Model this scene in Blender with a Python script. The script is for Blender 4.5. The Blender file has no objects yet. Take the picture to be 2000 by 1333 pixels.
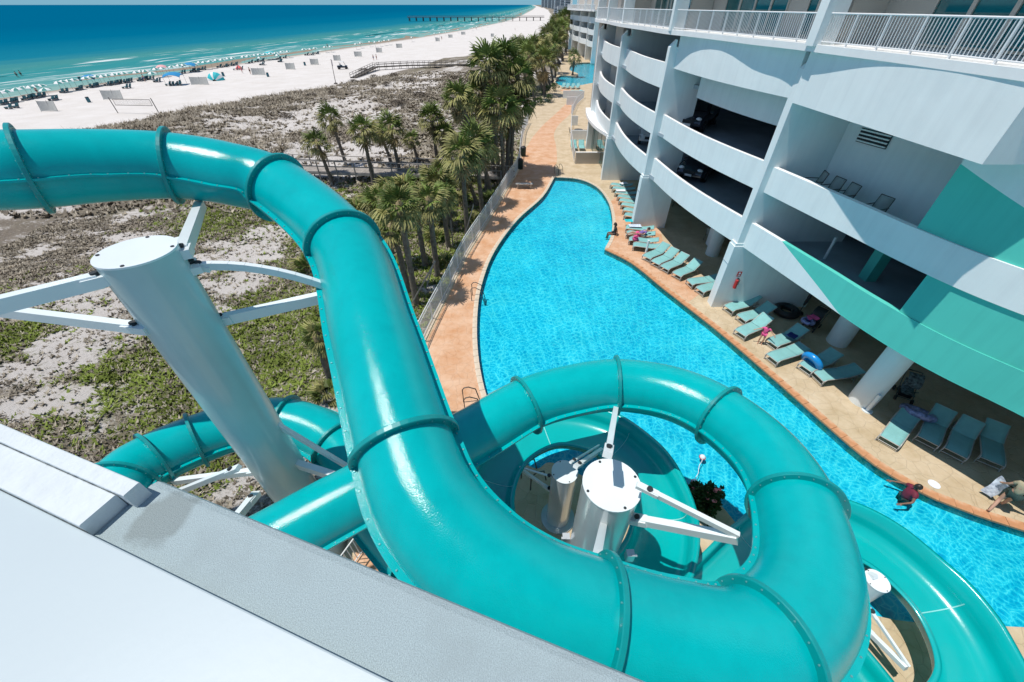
import bpy, math, random
import numpy as np
from mathutils import Vector, Matrix, Quaternion
from mathutils.geometry import tessellate_polygon

R = random.Random(7)
PI = math.pi
scene = bpy.context.scene
COL = scene.collection

# ------------------------------------------------------------------ camera, world, sun, exposure
CAM_H = 13.0
F_PX = 780.0
PITCH = math.atan(657.0 / F_PX)
cd = bpy.data.cameras.new('camera')
cam = bpy.data.objects.new('camera', cd)
COL.objects.link(cam)
cam.location = (0, 0, CAM_H)
cam.rotation_euler = (PI / 2 - PITCH, 0, 0)
cd.sensor_width = 36.0
cd.lens = 36.0 * F_PX / 2000.0
cd.clip_start = 0.05
cd.clip_end = 90000.0
scene.camera = cam

SUN = Vector((-0.345, -0.04, 0.935)).normalized()
world = bpy.data.worlds.new('World')
scene.world = world
world.use_nodes = True
wn = world.node_tree
sky = wn.nodes.new('ShaderNodeTexSky')
sky.sky_type = 'NISHITA'
sky.sun_disc = False
sky.sun_elevation = math.asin(SUN.z)
sky.sun_rotation = math.atan2(SUN.x, SUN.y)
sky.altitude = 0
sky.air_density = 1.0
sky.dust_density = 0.05
sky.ozone_density = 3.0
bg = wn.nodes['Background']
bg.inputs['Strength'].default_value = 0.105
# pale blue sea haze low on the horizon, the same all round
_tc = wn.nodes.new('ShaderNodeTexCoord'); _sp = wn.nodes.new('ShaderNodeSeparateXYZ')
wn.links.new(_tc.outputs['Generated'], _sp.inputs[0])
_mr = wn.nodes.new('ShaderNodeMapRange'); _mr.interpolation_type = 'SMOOTHSTEP'
_mr.inputs['From Min'].default_value = 0.0; _mr.inputs['From Max'].default_value = 0.16; _mr.inputs['To Min'].default_value = 1.0; _mr.inputs['To Max'].default_value = 0.0
wn.links.new(_sp.outputs['Z'], _mr.inputs['Value'])
_mx = wn.nodes.new('ShaderNodeMix'); _mx.data_type = 'RGBA'
wn.links.new(_mr.outputs['Result'], _mx.inputs['Factor']); wn.links.new(sky.outputs[0], _mx.inputs['A']); _mx.inputs['B'].default_value = (2.1, 4.3, 5.6, 1)
wn.links.new(_mx.outputs['Result'], bg.inputs['Color'])
sd = bpy.data.lights.new('sun', 'SUN')
sd.energy = 4.2
sd.angle = math.radians(0.5)
sd.color = (1.0, 0.955, 0.89)
sun = bpy.data.objects.new('sun', sd)
COL.objects.link(sun)
sun.location = SUN * 100
sun.rotation_euler = (-SUN).to_track_quat('-Z', 'Y').to_euler()
vs = scene.view_settings
vs.view_transform = 'Standard'
vs.look = 'None'
vs.exposure = 0.0
vs.gamma = 1.0
vs.use_curve_mapping = False
try:
    scene.cycles.max_bounces = 8
    scene.cycles.transparent_max_bounces = 12
    scene.cycles.caustics_reflective = False
    scene.cycles.caustics_refractive = False
except Exception:
    pass

# ------------------------------------------------------------------ survey helpers (where a sight line meets a level)
_c, _s = math.cos(PITCH), math.sin(PITCH)


def ray(px, py):
    u = (px - 1000) / F_PX
    v = (py - 666) / F_PX
    return Vector((u, _c - v * _s, -(_s + v * _c)))


def P(px, py, z=0.0):
    r = ray(px, py)
    t = (z - CAM_H) / r.z
    return Vector((r.x * t, r.y * t, z))


def PY(px, py, Y):
    r = ray(px, py)
    t = Y / r.y
    return Vector((r.x * t, Y, CAM_H + r.z * t))


def proj(p):
    d = p[1] * _c - (p[2] - CAM_H) * _s
    dn = -(p[2] - CAM_H) * _c - p[1] * _s
    return 1000 + F_PX * p[0] / d, 666 + F_PX * dn / d


# ------------------------------------------------------------------ object helpers
KIDS = {}


class MB:
    """collects geometry and links it as one mesh object"""

    def __init__(self):
        self.v = []; self.f = []; self.m = []; self.s = []

    def add(self, vs_, fs_, mi=0, smooth=False):
        o = len(self.v)
        self.v.extend([tuple(p) for p in vs_])
        for f in fs_:
            self.f.append(tuple(i + o for i in f)); self.m.append(mi); self.s.append(smooth)

    def box(self, c, size, rot=0.0, mi=0, mat=None):
        hx, hy, hz = size[0] / 2, size[1] / 2, size[2] / 2
        pts = [Vector((x, y, z)) for z in (-hz, hz) for x, y in ((-hx, -hy), (hx, -hy), (hx, hy), (-hx, hy))]
        M = mat if mat is not None else Matrix.Rotation(rot, 3, 'Z')
        c = Vector(c)
        pts = [c + M @ p for p in pts]
        self.add(pts, [(3, 2, 1, 0), (4, 5, 6, 7), (0, 1, 5, 4), (1, 2, 6, 5), (2, 3, 7, 6), (3, 0, 4, 7)], mi)

    def beam(self, a, b, w, h, mi=0, up=Vector((0, 0, 1))):
        a = Vector(a); b = Vector(b); d = b - a
        L = d.length
        if L < 1e-6: return
        z = d / L
        x = up.cross(z)
        if x.length < 1e-4: x = Vector((1, 0, 0)).cross(z)
        x.normalize(); y = z.cross(x)
        M = Matrix((x, y, z)).transposed()
        self.box((a + b) / 2, (w, h, L), mat=M, mi=mi)

    def cyl(self, a, b, r0, r1=None, n=12, mi=0, caps=True, smooth=True):
        r1 = r0 if r1 is None else r1
        a = Vector(a); b = Vector(b); z = (b - a).normalized()
        x = Vector((0, 0, 1)).cross(z)
        if x.length < 1e-4: x = Vector((1, 0, 0))
        x.normalize(); y = z.cross(x)
        vs_ = []
        for c, r in ((a, r0), (b, r1)):
            for i in range(n):
                t = 2 * PI * i / n
                vs_.append(c + (x * math.cos(t) + y * math.sin(t)) * r)
        self.add(vs_, [(i, (i + 1) % n, n + (i + 1) % n, n + i) for i in range(n)], mi, smooth)
        if caps:
            self.add(vs_[:n], [tuple(range(n - 1, -1, -1))], mi)
            self.add(vs_[n:], [tuple(range(n))], mi)

    def tube(self, pts, r, n=6, mi=0, closed=False, smooth=True):
        pts = [Vector(p) for p in pts]
        N = len(pts)
        rr = r if isinstance(r, (list, tuple)) else [r] * N
        rings = []
        for i, p in enumerate(pts):
            if closed:
                t = pts[(i + 1) % N] - pts[i - 1]
            else:
                t = pts[min(i + 1, N - 1)] - pts[max(i - 1, 0)]
            t.normalize()
            x = Vector((0, 0, 1)).cross(t)
            if x.length < 0.05: x = Vector((0, 1, 0)).cross(t)
            x.normalize(); y = t.cross(x)
            rings.append([p + (x * math.cos(2 * PI * k / n) + y * math.sin(2 * PI * k / n)) * rr[i] for k in range(n)])
        self.loft(rings, mi, smooth, closed)
        if not closed:
            self.add(rings[0], [tuple(range(n - 1, -1, -1))], mi)
            self.add(rings[-1], [tuple(range(n))], mi)

    def loft(self, rings, mi=0, smooth=True, closed=False, ringclosed=True):
        n = len(rings[0]); N = len(rings)
        vs_ = [p for r in rings for p in r]
        fs_ = []
        for i in range(N if closed else N - 1):
            j = (i + 1) % N
            for k in range(n if ringclosed else n - 1):
                k2 = (k + 1) % n
                fs_.append((i * n + k, i * n + k2, j * n + k2, j * n + k))
        self.add(vs_, fs_, mi, smooth)

    def lathe(self, prof, n=24, c=(0, 0, 0), mi=0, smooth=True):
        c = Vector(c)
        rings = [[c + Vector((r * math.cos(2 * PI * k / n), r * math.sin(2 * PI * k / n), z)) for k in range(n)] for r, z in prof]
        self.loft(rings, mi, smooth)

    def prism(self, poly, z0, z1, mi=0, holes=()):
        loops = [list(poly)] + [list(h) for h in holes]
        flat = [p for l in loops for p in l]
        tris = tessellate_polygon([[Vector((p[0], p[1], 0)) for p in l] for l in loops])
        self.add([(p[0], p[1], z1) for p in flat], [t if tri_up(flat, t) else t[::-1] for t in tris], mi)
        if z0 is not None:
            self.add([(p[0], p[1], z0) for p in flat], [t[::-1] if tri_up(flat, t) else t for t in tris], mi)
            for l in loops:
                n = len(l)
                self.add([(p[0], p[1], z0) for p in l] + [(p[0], p[1], z1) for p in l],
                         [(i, (i + 1) % n, n + (i + 1) % n, n + i) for i in range(n)], mi)

    def ribbon(self, pts, t, z0, z1, mi=0, miTop=None):
        """wall of thickness t along a plan polyline, to the right of its direction"""
        a = [Vector((p[0], p[1])) for p in pts]
        b = offset(a, t)
        n = len(a)
        vs_ = [(p.x, p.y, z0) for p in a] + [(p.x, p.y, z1) for p in a] + [(p.x, p.y, z0) for p in b] + [(p.x, p.y, z1) for p in b]
        fs = []; top = []
        for i in range(n - 1):
            fs += [(i, i + 1, n + i + 1, n + i), (2 * n + i + 1, 2 * n + i, 3 * n + i, 3 * n + i + 1), (i + 1, i, 2 * n + i, 2 * n + i + 1)]
            top.append((n + i, n + i + 1, 3 * n + i + 1, 3 * n + i))
        fs += [(0, n, 3 * n, 2 * n), (n - 1, 3 * n - 1, 4 * n - 1, 2 * n - 1)]
        self.add(vs_, fs, mi)
        self.add(vs_, top, mi if miTop is None else miTop)

    def sphere(self, c, r, n=10, mi=0, sc=(1, 1, 1)):
        c = Vector(c)
        m = max(4, n // 2)
        rings = []
        for i in range(m + 1):
            a = -PI / 2 + PI * i / m
            rings.append([c + Vector((math.cos(a) * math.cos(2 * PI * k / n) * r * sc[0], math.cos(a) * math.sin(2 * PI * k / n) * r * sc[1], math.sin(a) * r * sc[2])) for k in range(n)])
        self.loft(rings, mi, True)

    def torus(self, c, R_, r, n=28, k=10, mi=0, mat=None, sq=1.0):
        c = Vector(c); M = mat if mat is not None else Matrix.Identity(3)
        rings = []
        for i in range(n):
            a = 2 * PI * i / n
            rings.append([c + M @ Vector(((R_ + r * math.cos(2 * PI * j / k)) * math.cos(a), (R_ + r * math.cos(2 * PI * j / k)) * math.sin(a), sq * r * math.sin(2 * PI * j / k))) for j in range(k)])
        self.loft(rings, mi, True, closed=True)

    def mesh(self, name, mats):
        me = bpy.data.meshes.new(name)
        me.from_pydata(self.v, [], self.f)
        ml = mats if isinstance(mats, (list, tuple)) else [mats]
        for m in ml: me.materials.append(m)
        me.polygons.foreach_set('material_index', self.m)
        me.polygons.foreach_set('use_smooth', self.s)
        me.update()
        return me

    def build(self, name, mats, parent=None, kind=None):
        return link(name, self.mesh(name, mats), parent, kind)


def tri_up(flat, t):
    a, b, c = flat[t[0]], flat[t[1]], flat[t[2]]
    return (b[0] - a[0]) * (c[1] - a[1]) - (b[1] - a[1]) * (c[0] - a[0]) > 0


def offset(a, t):
    out = []
    n = len(a)
    for i in range(n):
        d0 = (a[i] - a[i - 1]).normalized() if i > 0 else None
        d1 = (a[i + 1] - a[i]).normalized() if i < n - 1 else None
        if d0 is None: d0 = d1
        if d1 is None: d1 = d0
        nn = Vector((d0.y + d1.y, -(d0.x + d1.x)))
        nn.normalize()
        out.append(a[i] + nn * t)
    return out


def link(name, me, parent=None, kind=None):
    o = bpy.data.objects.new(name, me)
    COL.objects.link(o)
    if parent is not None:
        o.parent = parent
        KIDS.setdefault(parent.name, []).append(o)
    if kind: o['kind'] = kind
    return o


def tag(o, label, cat, group=None):
    o['label'] = label; o['category'] = cat
    if group: o['group'] = group
    return o


def thing(name, label, cat, loc=(0, 0, 0), rz=0.0, group=None):
    o = bpy.data.objects.new(name, None)
    COL.objects.link(o)
    o.empty_display_size = 0.2
    o.location = loc; o.rotation_euler = (0, 0, rz)
    return tag(o, label, cat, group)


def copy_tree(o, parent=None):
    c = o.copy(); COL.objects.link(c)
    if parent is not None:
        c.parent = parent
        KIDS.setdefault(parent.name, []).append(c)
    for ch in list(KIDS.get(o.name, [])):
        copy_tree(ch, c)
    return c


def struct(o):
    o['kind'] = 'structure'
    return o


# ------------------------------------------------------------------ materials
MATS = {}


def mat(name, col, rough=0.6, var=0.12, scale=3.0, bump=0.0, bscale=40.0, spec=0.5, metal=0.0, coat=0.0, detail=5.0, stain=None, sscale=0.6, coords='Object', rnd=0.0, streak=0.0, rvar=0.0):
    if name in MATS: return MATS[name]
    m = bpy.data.materials.new(name); m.use_nodes = True
    nt = m.node_tree; b = nt.nodes['Principled BSDF']
    b.inputs['Roughness'].default_value = rough
    b.inputs['Specular IOR Level'].default_value = spec
    b.inputs['Metallic'].default_value = metal
    if coat: b.inputs['Coat Weight'].default_value = coat; b.inputs['Coat Roughness'].default_value = 0.08
    tc = nt.nodes.new('ShaderNodeTexCoord')
    no = nt.nodes.new('ShaderNodeTexNoise'); no.inputs['Scale'].default_value = scale; no.inputs['Detail'].default_value = detail
    nt.links.new(tc.outputs[coords], no.inputs['Vector'])
    rp = nt.nodes.new('ShaderNodeValToRGB')
    rp.color_ramp.elements[0].position = 0.3; rp.color_ramp.elements[1].position = 0.7
    rp.color_ramp.elements[0].color = tuple(max(0, c * (1 - var)) for c in col) + (1,)
    rp.color_ramp.elements[1].color = tuple(min(1, c * (1 + var)) for c in col) + (1,)
    nt.links.new(no.outputs['Fac'], rp.inputs['Fac'])
    out = rp.outputs['Color']
    if stain is not None:
        n2 = nt.nodes.new('ShaderNodeTexNoise'); n2.inputs['Scale'].default_value = sscale; n2.inputs['Detail'].default_value = 8; n2.inputs['Roughness'].default_value = 0.65
        nt.links.new(tc.outputs[coords], n2.inputs['Vector'])
        r2 = nt.nodes.new('ShaderNodeValToRGB'); r2.color_ramp.elements[0].position = 0.5; r2.color_ramp.elements[1].position = 0.68
        nt.links.new(n2.outputs['Fac'], r2.inputs['Fac'])
        mx = nt.nodes.new('ShaderNodeMix'); mx.data_type = 'RGBA'
        nt.links.new(r2.outputs['Color'], mx.inputs['Factor'])
        nt.links.new(out, mx.inputs['A']); mx.inputs['B'].default_value = tuple(stain) + (1,)
        out = mx.outputs['Result']
    if rnd:
        oi = nt.nodes.new('ShaderNodeObjectInfo')
        hs = nt.nodes.new('ShaderNodeHueSaturation')
        mr = nt.nodes.new('ShaderNodeMapRange'); mr.inputs['To Min'].default_value = 1 - rnd; mr.inputs['To Max'].default_value = 1 + rnd
        nt.links.new(oi.outputs['Random'], mr.inputs['Value']); nt.links.new(mr.outputs['Result'], hs.inputs['Value'])
        nt.links.new(out, hs.inputs['Color']); out = hs.outputs['Color']
    if streak:
        mp = nt.nodes.new('ShaderNodeMapping'); mp.inputs['Scale'].default_value = (2.2, 2.2, 0.10)
        nt.links.new(tc.outputs[coords], mp.inputs['Vector'])
        n4 = nt.nodes.new('ShaderNodeTexNoise'); n4.inputs['Scale'].default_value = 1.6; n4.inputs['Detail'].default_value = 6; n4.inputs['Roughness'].default_value = 0.6
        nt.links.new(mp.outputs[0], n4.inputs['Vector'])
        r4 = nt.nodes.new('ShaderNodeValToRGB'); r4.color_ramp.elements[0].position = 0.36; r4.color_ramp.elements[1].position = 0.56
        r4.color_ramp.elements[0].color = (1 - streak, 1 - streak, 1 - streak * .9, 1); r4.color_ramp.elements[1].color = (1, 1, 1, 1)
        nt.links.new(n4.outputs['Fac'], r4.inputs['Fac'])
        m4 = nt.nodes.new('ShaderNodeMix'); m4.data_type = 'RGBA'; m4.blend_type = 'MULTIPLY'; m4.inputs['Factor'].default_value = 1.0
        nt.links.new(out, m4.inputs['A']); nt.links.new(r4.outputs['Color'], m4.inputs['B']); out = m4.outputs['Result']
    if rvar:
        n5 = nt.nodes.new('ShaderNodeTexNoise'); n5.inputs['Scale'].default_value = 1.3; n5.inputs['Detail'].default_value = 7; n5.inputs['Roughness'].default_value = 0.7
        nt.links.new(tc.outputs[coords], n5.inputs['Vector'])
        m5 = nt.nodes.new('ShaderNodeMapRange'); m5.inputs['From Min'].default_value = 0.3; m5.inputs['From Max'].default_value = 0.7; m5.inputs['To Min'].default_value = max(0.03, rough - rvar); m5.inputs['To Max'].default_value = rough + rvar
        nt.links.new(n5.outputs['Fac'], m5.inputs['Value']); nt.links.new(m5.outputs['Result'], b.inputs['Roughness'])
    nt.links.new(out, b.inputs['Base Color'])
    if bump:
        n3 = nt.nodes.new('ShaderNodeTexNoise'); n3.inputs['Scale'].default_value = bscale; n3.inputs['Detail'].default_value = 4
        nt.links.new(tc.outputs[coords], n3.inputs['Vector'])
        bp = nt.nodes.new('ShaderNodeBump'); bp.inputs['Strength'].default_value = bump; bp.inputs['Distance'].default_value = 0.02
        nt.links.new(n3.outputs['Fac'], bp.inputs['Height']); nt.links.new(bp.outputs['Normal'], b.inputs['Normal'])
    MATS[name] = m
    return m


M_TEAL = mat('teal_gelcoat', (0.0, 0.405, 0.42), 0.15, 0.06, 0.35, bump=0.2, bscale=55, spec=0.3, stain=(0.0, 0.37, 0.39), sscale=0.45, streak=0.06, rvar=0.06)
M_FLANGE = mat('teal_flange', (0.0, 0.26, 0.265), 0.35, 0.08, 3.0, bump=0.05)
M_FLUME = mat('teal_flume', (0.0, 0.39, 0.385), 0.22, 0.06, 1.0, bump=0.08, bscale=30, coat=0.3)
M_CAULK = mat('pale_joint_sealant', (0.25, 0.62, 0.60), 0.5, 0.05)
M_BOLT = mat('galvanised_bolt', (0.18, 0.42, 0.43), 0.35, 0.1, metal=0.4)
M_WHITEMETAL = mat('white_painted_steel', (0.74, 0.80, 0.81), 0.3, 0.03, 1.5, bump=0.02, coat=0.3)
M_SHAFT = mat('shade_toned_white_shaft', (0.46, 0.60, 0.61), 0.3, 0.05, 1.2, bump=0.02, coat=0.3)  # white steel toned down to teal, painting in the shaft's shade and reflections
M_STEEL = mat('silver_painted_steel', (0.66, 0.69, 0.70), 0.25, 0.04, 2.0, metal=0.35, coat=0.3)
M_DARK = mat('dark_hole', (0.02, 0.025, 0.03), 0.7, 0.1)
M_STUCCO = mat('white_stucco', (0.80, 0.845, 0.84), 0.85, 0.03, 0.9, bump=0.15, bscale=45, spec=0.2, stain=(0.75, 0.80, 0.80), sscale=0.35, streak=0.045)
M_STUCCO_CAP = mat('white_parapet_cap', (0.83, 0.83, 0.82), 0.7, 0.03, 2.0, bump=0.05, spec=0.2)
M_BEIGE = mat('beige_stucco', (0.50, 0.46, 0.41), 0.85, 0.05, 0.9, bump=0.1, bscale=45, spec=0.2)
M_MINT = mat('mint_stucco', (0.10, 0.58, 0.49), 0.85, 0.03, 0.9, bump=0.1, bscale=45, spec=0.2, streak=0.06)
M_CONC = mat('garage_concrete', (0.36, 0.42, 0.46), 0.85, 0.15, 0.8, bump=0.05, spec=0.2)
M_CONC_D = mat('garage_soffit', (0.42, 0.46, 0.48), 0.9, 0.15, 0.8, spec=0.1)
M_GLASS = None
M_RAIL = mat('white_aluminium_rail', (0.74, 0.76, 0.77), 0.4, 0.03)
M_SLING = mat('seafoam_sling_fabric', (0.22, 0.47, 0.46), 0.75, 0.06, 4.0, bump=0.15, bscale=160, spec=0.2, rnd=0.06)
M_LFRAME = mat('lounger_frame_taupe', (0.42, 0.41, 0.38), 0.4, 0.05, metal=0.2)
M_WOOD = mat('weathered_wood', (0.34, 0.31, 0.28), 0.9, 0.22, 2.0, bump=0.2, bscale=25, spec=0.1)
M_WOOD_B = mat('brown_weathered_wood', (0.11, 0.095, 0.08), 0.9, 0.25, 2.0)
M_WOOD_D = mat('grey_pier_wood', (0.14, 0.12, 0.11), 0.9, 0.2, 2.0)
M_TRUNK = mat('palm_trunk_bark', (0.17, 0.145, 0.12), 0.95, 0.35, 5.0, bump=0.9, bscale=14, spec=0.1)
M_FROND = mat('palm_frond_green', (0.12, 0.165, 0.035), 0.55, 0.35, 1.2, spec=0.3, rnd=0.35)
M_FROND2 = mat('palm_frond_olive', (0.25, 0.24, 0.085), 0.6, 0.3, 1.2, spec=0.3, rnd=0.3)
M_FROND3 = mat('palm_frond_dry', (0.33, 0.265, 0.15), 0.8, 0.3, 1.2, spec=0.1, rnd=0.3)
M_SHRUB = mat('shrub_leaf', (0.05, 0.09, 0.02), 0.6, 0.4, 2.0, spec=0.2, rnd=0.2)
M_BLACK = mat('black_rubber', (0.018, 0.018, 0.02), 0.5, 0.1)
M_SKIN = mat('skin', (0.52, 0.30, 0.21), 0.55, 0.06, 6)
M_SKIN_D = mat('skin_brown', (0.20, 0.10, 0.065), 0.55, 0.06, 6)
M_HAIR = mat('dark_hair', (0.02, 0.014, 0.01), 0.5, 0.2, 30)
M_EYE = mat('eye_dark', (0.02, 0.02, 0.02), 0.2, 0.0)
M_GREYMESH = mat('grey_wind_screen_mesh', (0.50, 0.50, 0.47), 0.9, 0.08, 2.0, spec=0.1)
M_UMBW = mat('umbrella_white', (0.78, 0.79, 0.77), 0.8, 0.04)
M_UMBG = mat('umbrella_green', (0.05, 0.24, 0.22), 0.8, 0.08)
M_UMBB = mat('canopy_blue', (0.01, 0.24, 0.50), 0.8, 0.08)
M_UMBT = mat('tent_turquoise', (0.02, 0.46, 0.50), 0.7, 0.08)
M_BCHAIR = mat('beach_chair_blue', (0.035, 0.14, 0.18), 0.8, 0.1)
M_PINK = mat('pink_fabric', (0.75, 0.10, 0.28), 0.8, 0.1)
M_FLOWER = mat('salmon_flower', (0.75, 0.22, 0.20), 0.8, 0.1)
M_RED = mat('red_fabric', (0.17, 0.012, 0.035), 0.7, 0.25, 6)
M_NAVY = mat('navy_vinyl', (0.015, 0.025, 0.16), 0.35, 0.2)
M_VBLUE = mat('blue_vinyl', (0.01, 0.26, 0.66), 0.3, 0.06, coat=0.3)
M_VLILAC = mat('patterned_vinyl', (0.22, 0.24, 0.42), 0.3, 0.6, 7, coat=0.3)
M_TOWEL = mat('white_towel', (0.75, 0.78, 0.82), 0.95, 0.08, 5)
M_TOWELB = mat('blue_printed_towel', (0.55, 0.63, 0.80), 0.95, 0.4, 9)
M_PURPLE = mat('purple_fabric', (0.20, 0.12, 0.36), 0.8, 0.3, 8)
M_TAN = mat('tan_shirt', (0.42, 0.36, 0.24), 0.85, 0.1, 6)
M_GREENSHORT = mat('dark_green_shorts', (0.02, 0.05, 0.045), 0.85, 0.1)
M_BLUESHORT = mat('blue_shorts', (0.03, 0.08, 0.25), 0.85, 0.1)
M_SIGNRED = mat('red_enamel', (0.5, 0.02, 0.02), 0.4, 0.05)
M_CARBLACK = mat('black_car_paint', (0.012, 0.016, 0.03), 0.15, 0.05, coat=1.0)
M_CARWHITE = mat('white_car_paint', (0.78, 0.80, 0.80), 0.2, 0.02, coat=1.0)
M_CARGLASS = mat('car_glass', (0.02, 0.03, 0.035), 0.05, 0.0, coat=0.5)
M_CHROME = mat('bright_metal', (0.7, 0.72, 0.73), 0.2, 0.02, metal=1.0)
M_LAMP = mat('headlamp_lens', (0.8, 0.83, 0.85), 0.1, 0.02, coat=1.0)
M_FARW = mat('far_tower_wall', (0.50, 0.53, 0.55), 0.8, 0.08, 0.05)
M_FARG = mat('far_tower_glass', (0.06, 0.10, 0.13), 0.2, 0.1, 0.05)
M_MULCH = mat('mulch', (0.16, 0.075, 0.045), 0.95, 0.4, 3)
M_CHFRAME = mat('bronze_chair_frame', (0.09, 0.085, 0.075), 0.5, 0.1, metal=0.3)
M_CHSLING = mat('grey_green_sling', (0.30, 0.34, 0.32), 0.8, 0.08, 4)


def glass_mat():
    m = bpy.data.materials.new('teal_window_glass'); m.use_nodes = True
    b = m.node_tree.nodes['Principled BSDF']
    b.inputs['Base Color'].default_value = (0.005, 0.10, 0.105, 1)
    b.inputs['Roughness'].default_value = 0.04
    b.inputs['Specular IOR Level'].default_value = 0.9
    b.inputs['Coat Weight'].default_value = 0.6
    nt = m.node_tree
    tc = nt.nodes.new('ShaderNodeTexCoord'); no = nt.nodes.new('ShaderNodeTexNoise'); no.inputs['Scale'].default_value = 0.7
    rp = nt.nodes.new('ShaderNodeValToRGB')
    rp.color_ramp.elements[0].color = (0.002, 0.05, 0.05, 1); rp.color_ramp.elements[1].color = (0.01, 0.16, 0.17, 1)
    nt.links.new(tc.outputs['Object'], no.inputs['Vector']); nt.links.new(no.outputs['Fac'], rp.inputs['Fac'])
    nt.links.new(rp.outputs['Color'], b.inputs['Base Color'])
    return m


M_GLASS = glass_mat()


def deck_mat(name, base, dark, stain, rs=0.9):
    """stamped, stained concrete: blotches, stone outlines pressed in"""
    m = bpy.data.materials.new(name); m.use_nodes = True
    nt = m.node_tree; b = nt.nodes['Principled BSDF']; b.inputs['Roughness'].default_value = 0.75; b.inputs['Specular IOR Level'].default_value = 0.25
    tc = nt.nodes.new('ShaderNodeTexCoord')
    dis = nt.nodes.new('ShaderNodeTexNoise'); dis.inputs['Scale'].default_value = 1.3
    nt.links.new(tc.outputs['Object'], dis.inputs['Vector'])
    mxv = nt.nodes.new('ShaderNodeMix'); mxv.data_type = 'VECTOR'; mxv.inputs['Factor'].default_value = 0.12
    nt.links.new(tc.outputs['Object'], mxv.inputs['A']); nt.links.new(dis.outputs['Color'], mxv.inputs['B'])
    vo = nt.nodes.new('ShaderNodeTexVoronoi'); vo.feature = 'DISTANCE_TO_EDGE'; vo.inputs['Scale'].default_value = 2.3
    nt.links.new(mxv.outputs['Result'], vo.inputs['Vector'])
    vr = nt.nodes.new('ShaderNodeValToRGB'); vr.color_ramp.elements[0].position = 0.0; vr.color_ramp.elements[1].position = 0.035
    nt.links.new(vo.outputs['Distance'], vr.inputs['Fac'])
    n1 = nt.nodes.new('ShaderNodeTexNoise'); n1.inputs['Scale'].default_value = 0.9; n1.inputs['Detail'].default_value = 9; n1.inputs['Roughness'].default_value = 0.68
    nt.links.new(tc.outputs['Object'], n1.inputs['Vector'])
    r1 = nt.nodes.new('ShaderNodeValToRGB'); e = r1.color_ramp.elements
    e[0].position = 0.32; e[0].color = tuple(dark) + (1,); e[1].position = 0.6; e[1].color = tuple(base) + (1,)
    x = r1.color_ramp.elements.new(0.74); x.color = tuple(stain) + (1,)
    nt.links.new(n1.outputs['Fac'], r1.inputs['Fac'])
    mx = nt.nodes.new('ShaderNodeMix'); mx.data_type = 'RGBA'; mx.blend_type = 'MULTIPLY'; mx.inputs['Factor'].default_value = 0.08
    nt.links.new(r1.outputs['Color'], mx.inputs['A']); nt.links.new(vr.outputs['Color'], mx.inputs['B'])
    nt.links.new(mx.outputs['Result'], b.inputs['Base Color'])
    bp = nt.nodes.new('ShaderNodeBump'); bp.inputs['Strength'].default_value = 0.5; bp.inputs['Distance'].default_value = 0.02
    ad = nt.nodes.new('ShaderNodeMath'); ad.operation = 'MULTIPLY_ADD'; ad.inputs[1].default_value = 0.5
    nt.links.new(n1.outputs['Fac'], ad.inputs[0]); nt.links.new(vr.outputs['Color'], ad.inputs[2])
    nt.links.new(ad.outputs[0], bp.inputs['Height']); nt.links.new(bp.outputs['Normal'], b.inputs['Normal'])
    return m


M_CREAM = deck_mat('cream_stamped_concrete', (0.60, 0.485, 0.335), (0.47, 0.36, 0.22), (0.64, 0.55, 0.42))
M_PEACH = deck_mat('peach_stamped_concrete', (0.66, 0.43, 0.285), (0.54, 0.27, 0.13), (0.69, 0.49, 0.36))
M_COPING = mat('orange_coping_stone', (0.56, 0.27, 0.13), 0.75, 0.2, 2.0, bump=0.2, bscale=20, stain=(0.60, 0.42, 0.28), sscale=1.5)
M_COPING_P = mat('pale_coping_stone', (0.62, 0.52, 0.40), 0.75, 0.12, 2.0, bump=0.2, bscale=20)
M_POOLFLOOR = mat('pool_plaster', (0.42, 0.74, 0.82), 0.7, 0.08, 1.2)
M_POOLTILE = mat('blue_waterline_tile', (0.10, 0.42, 0.52), 0.3, 0.15, 8)


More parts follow.
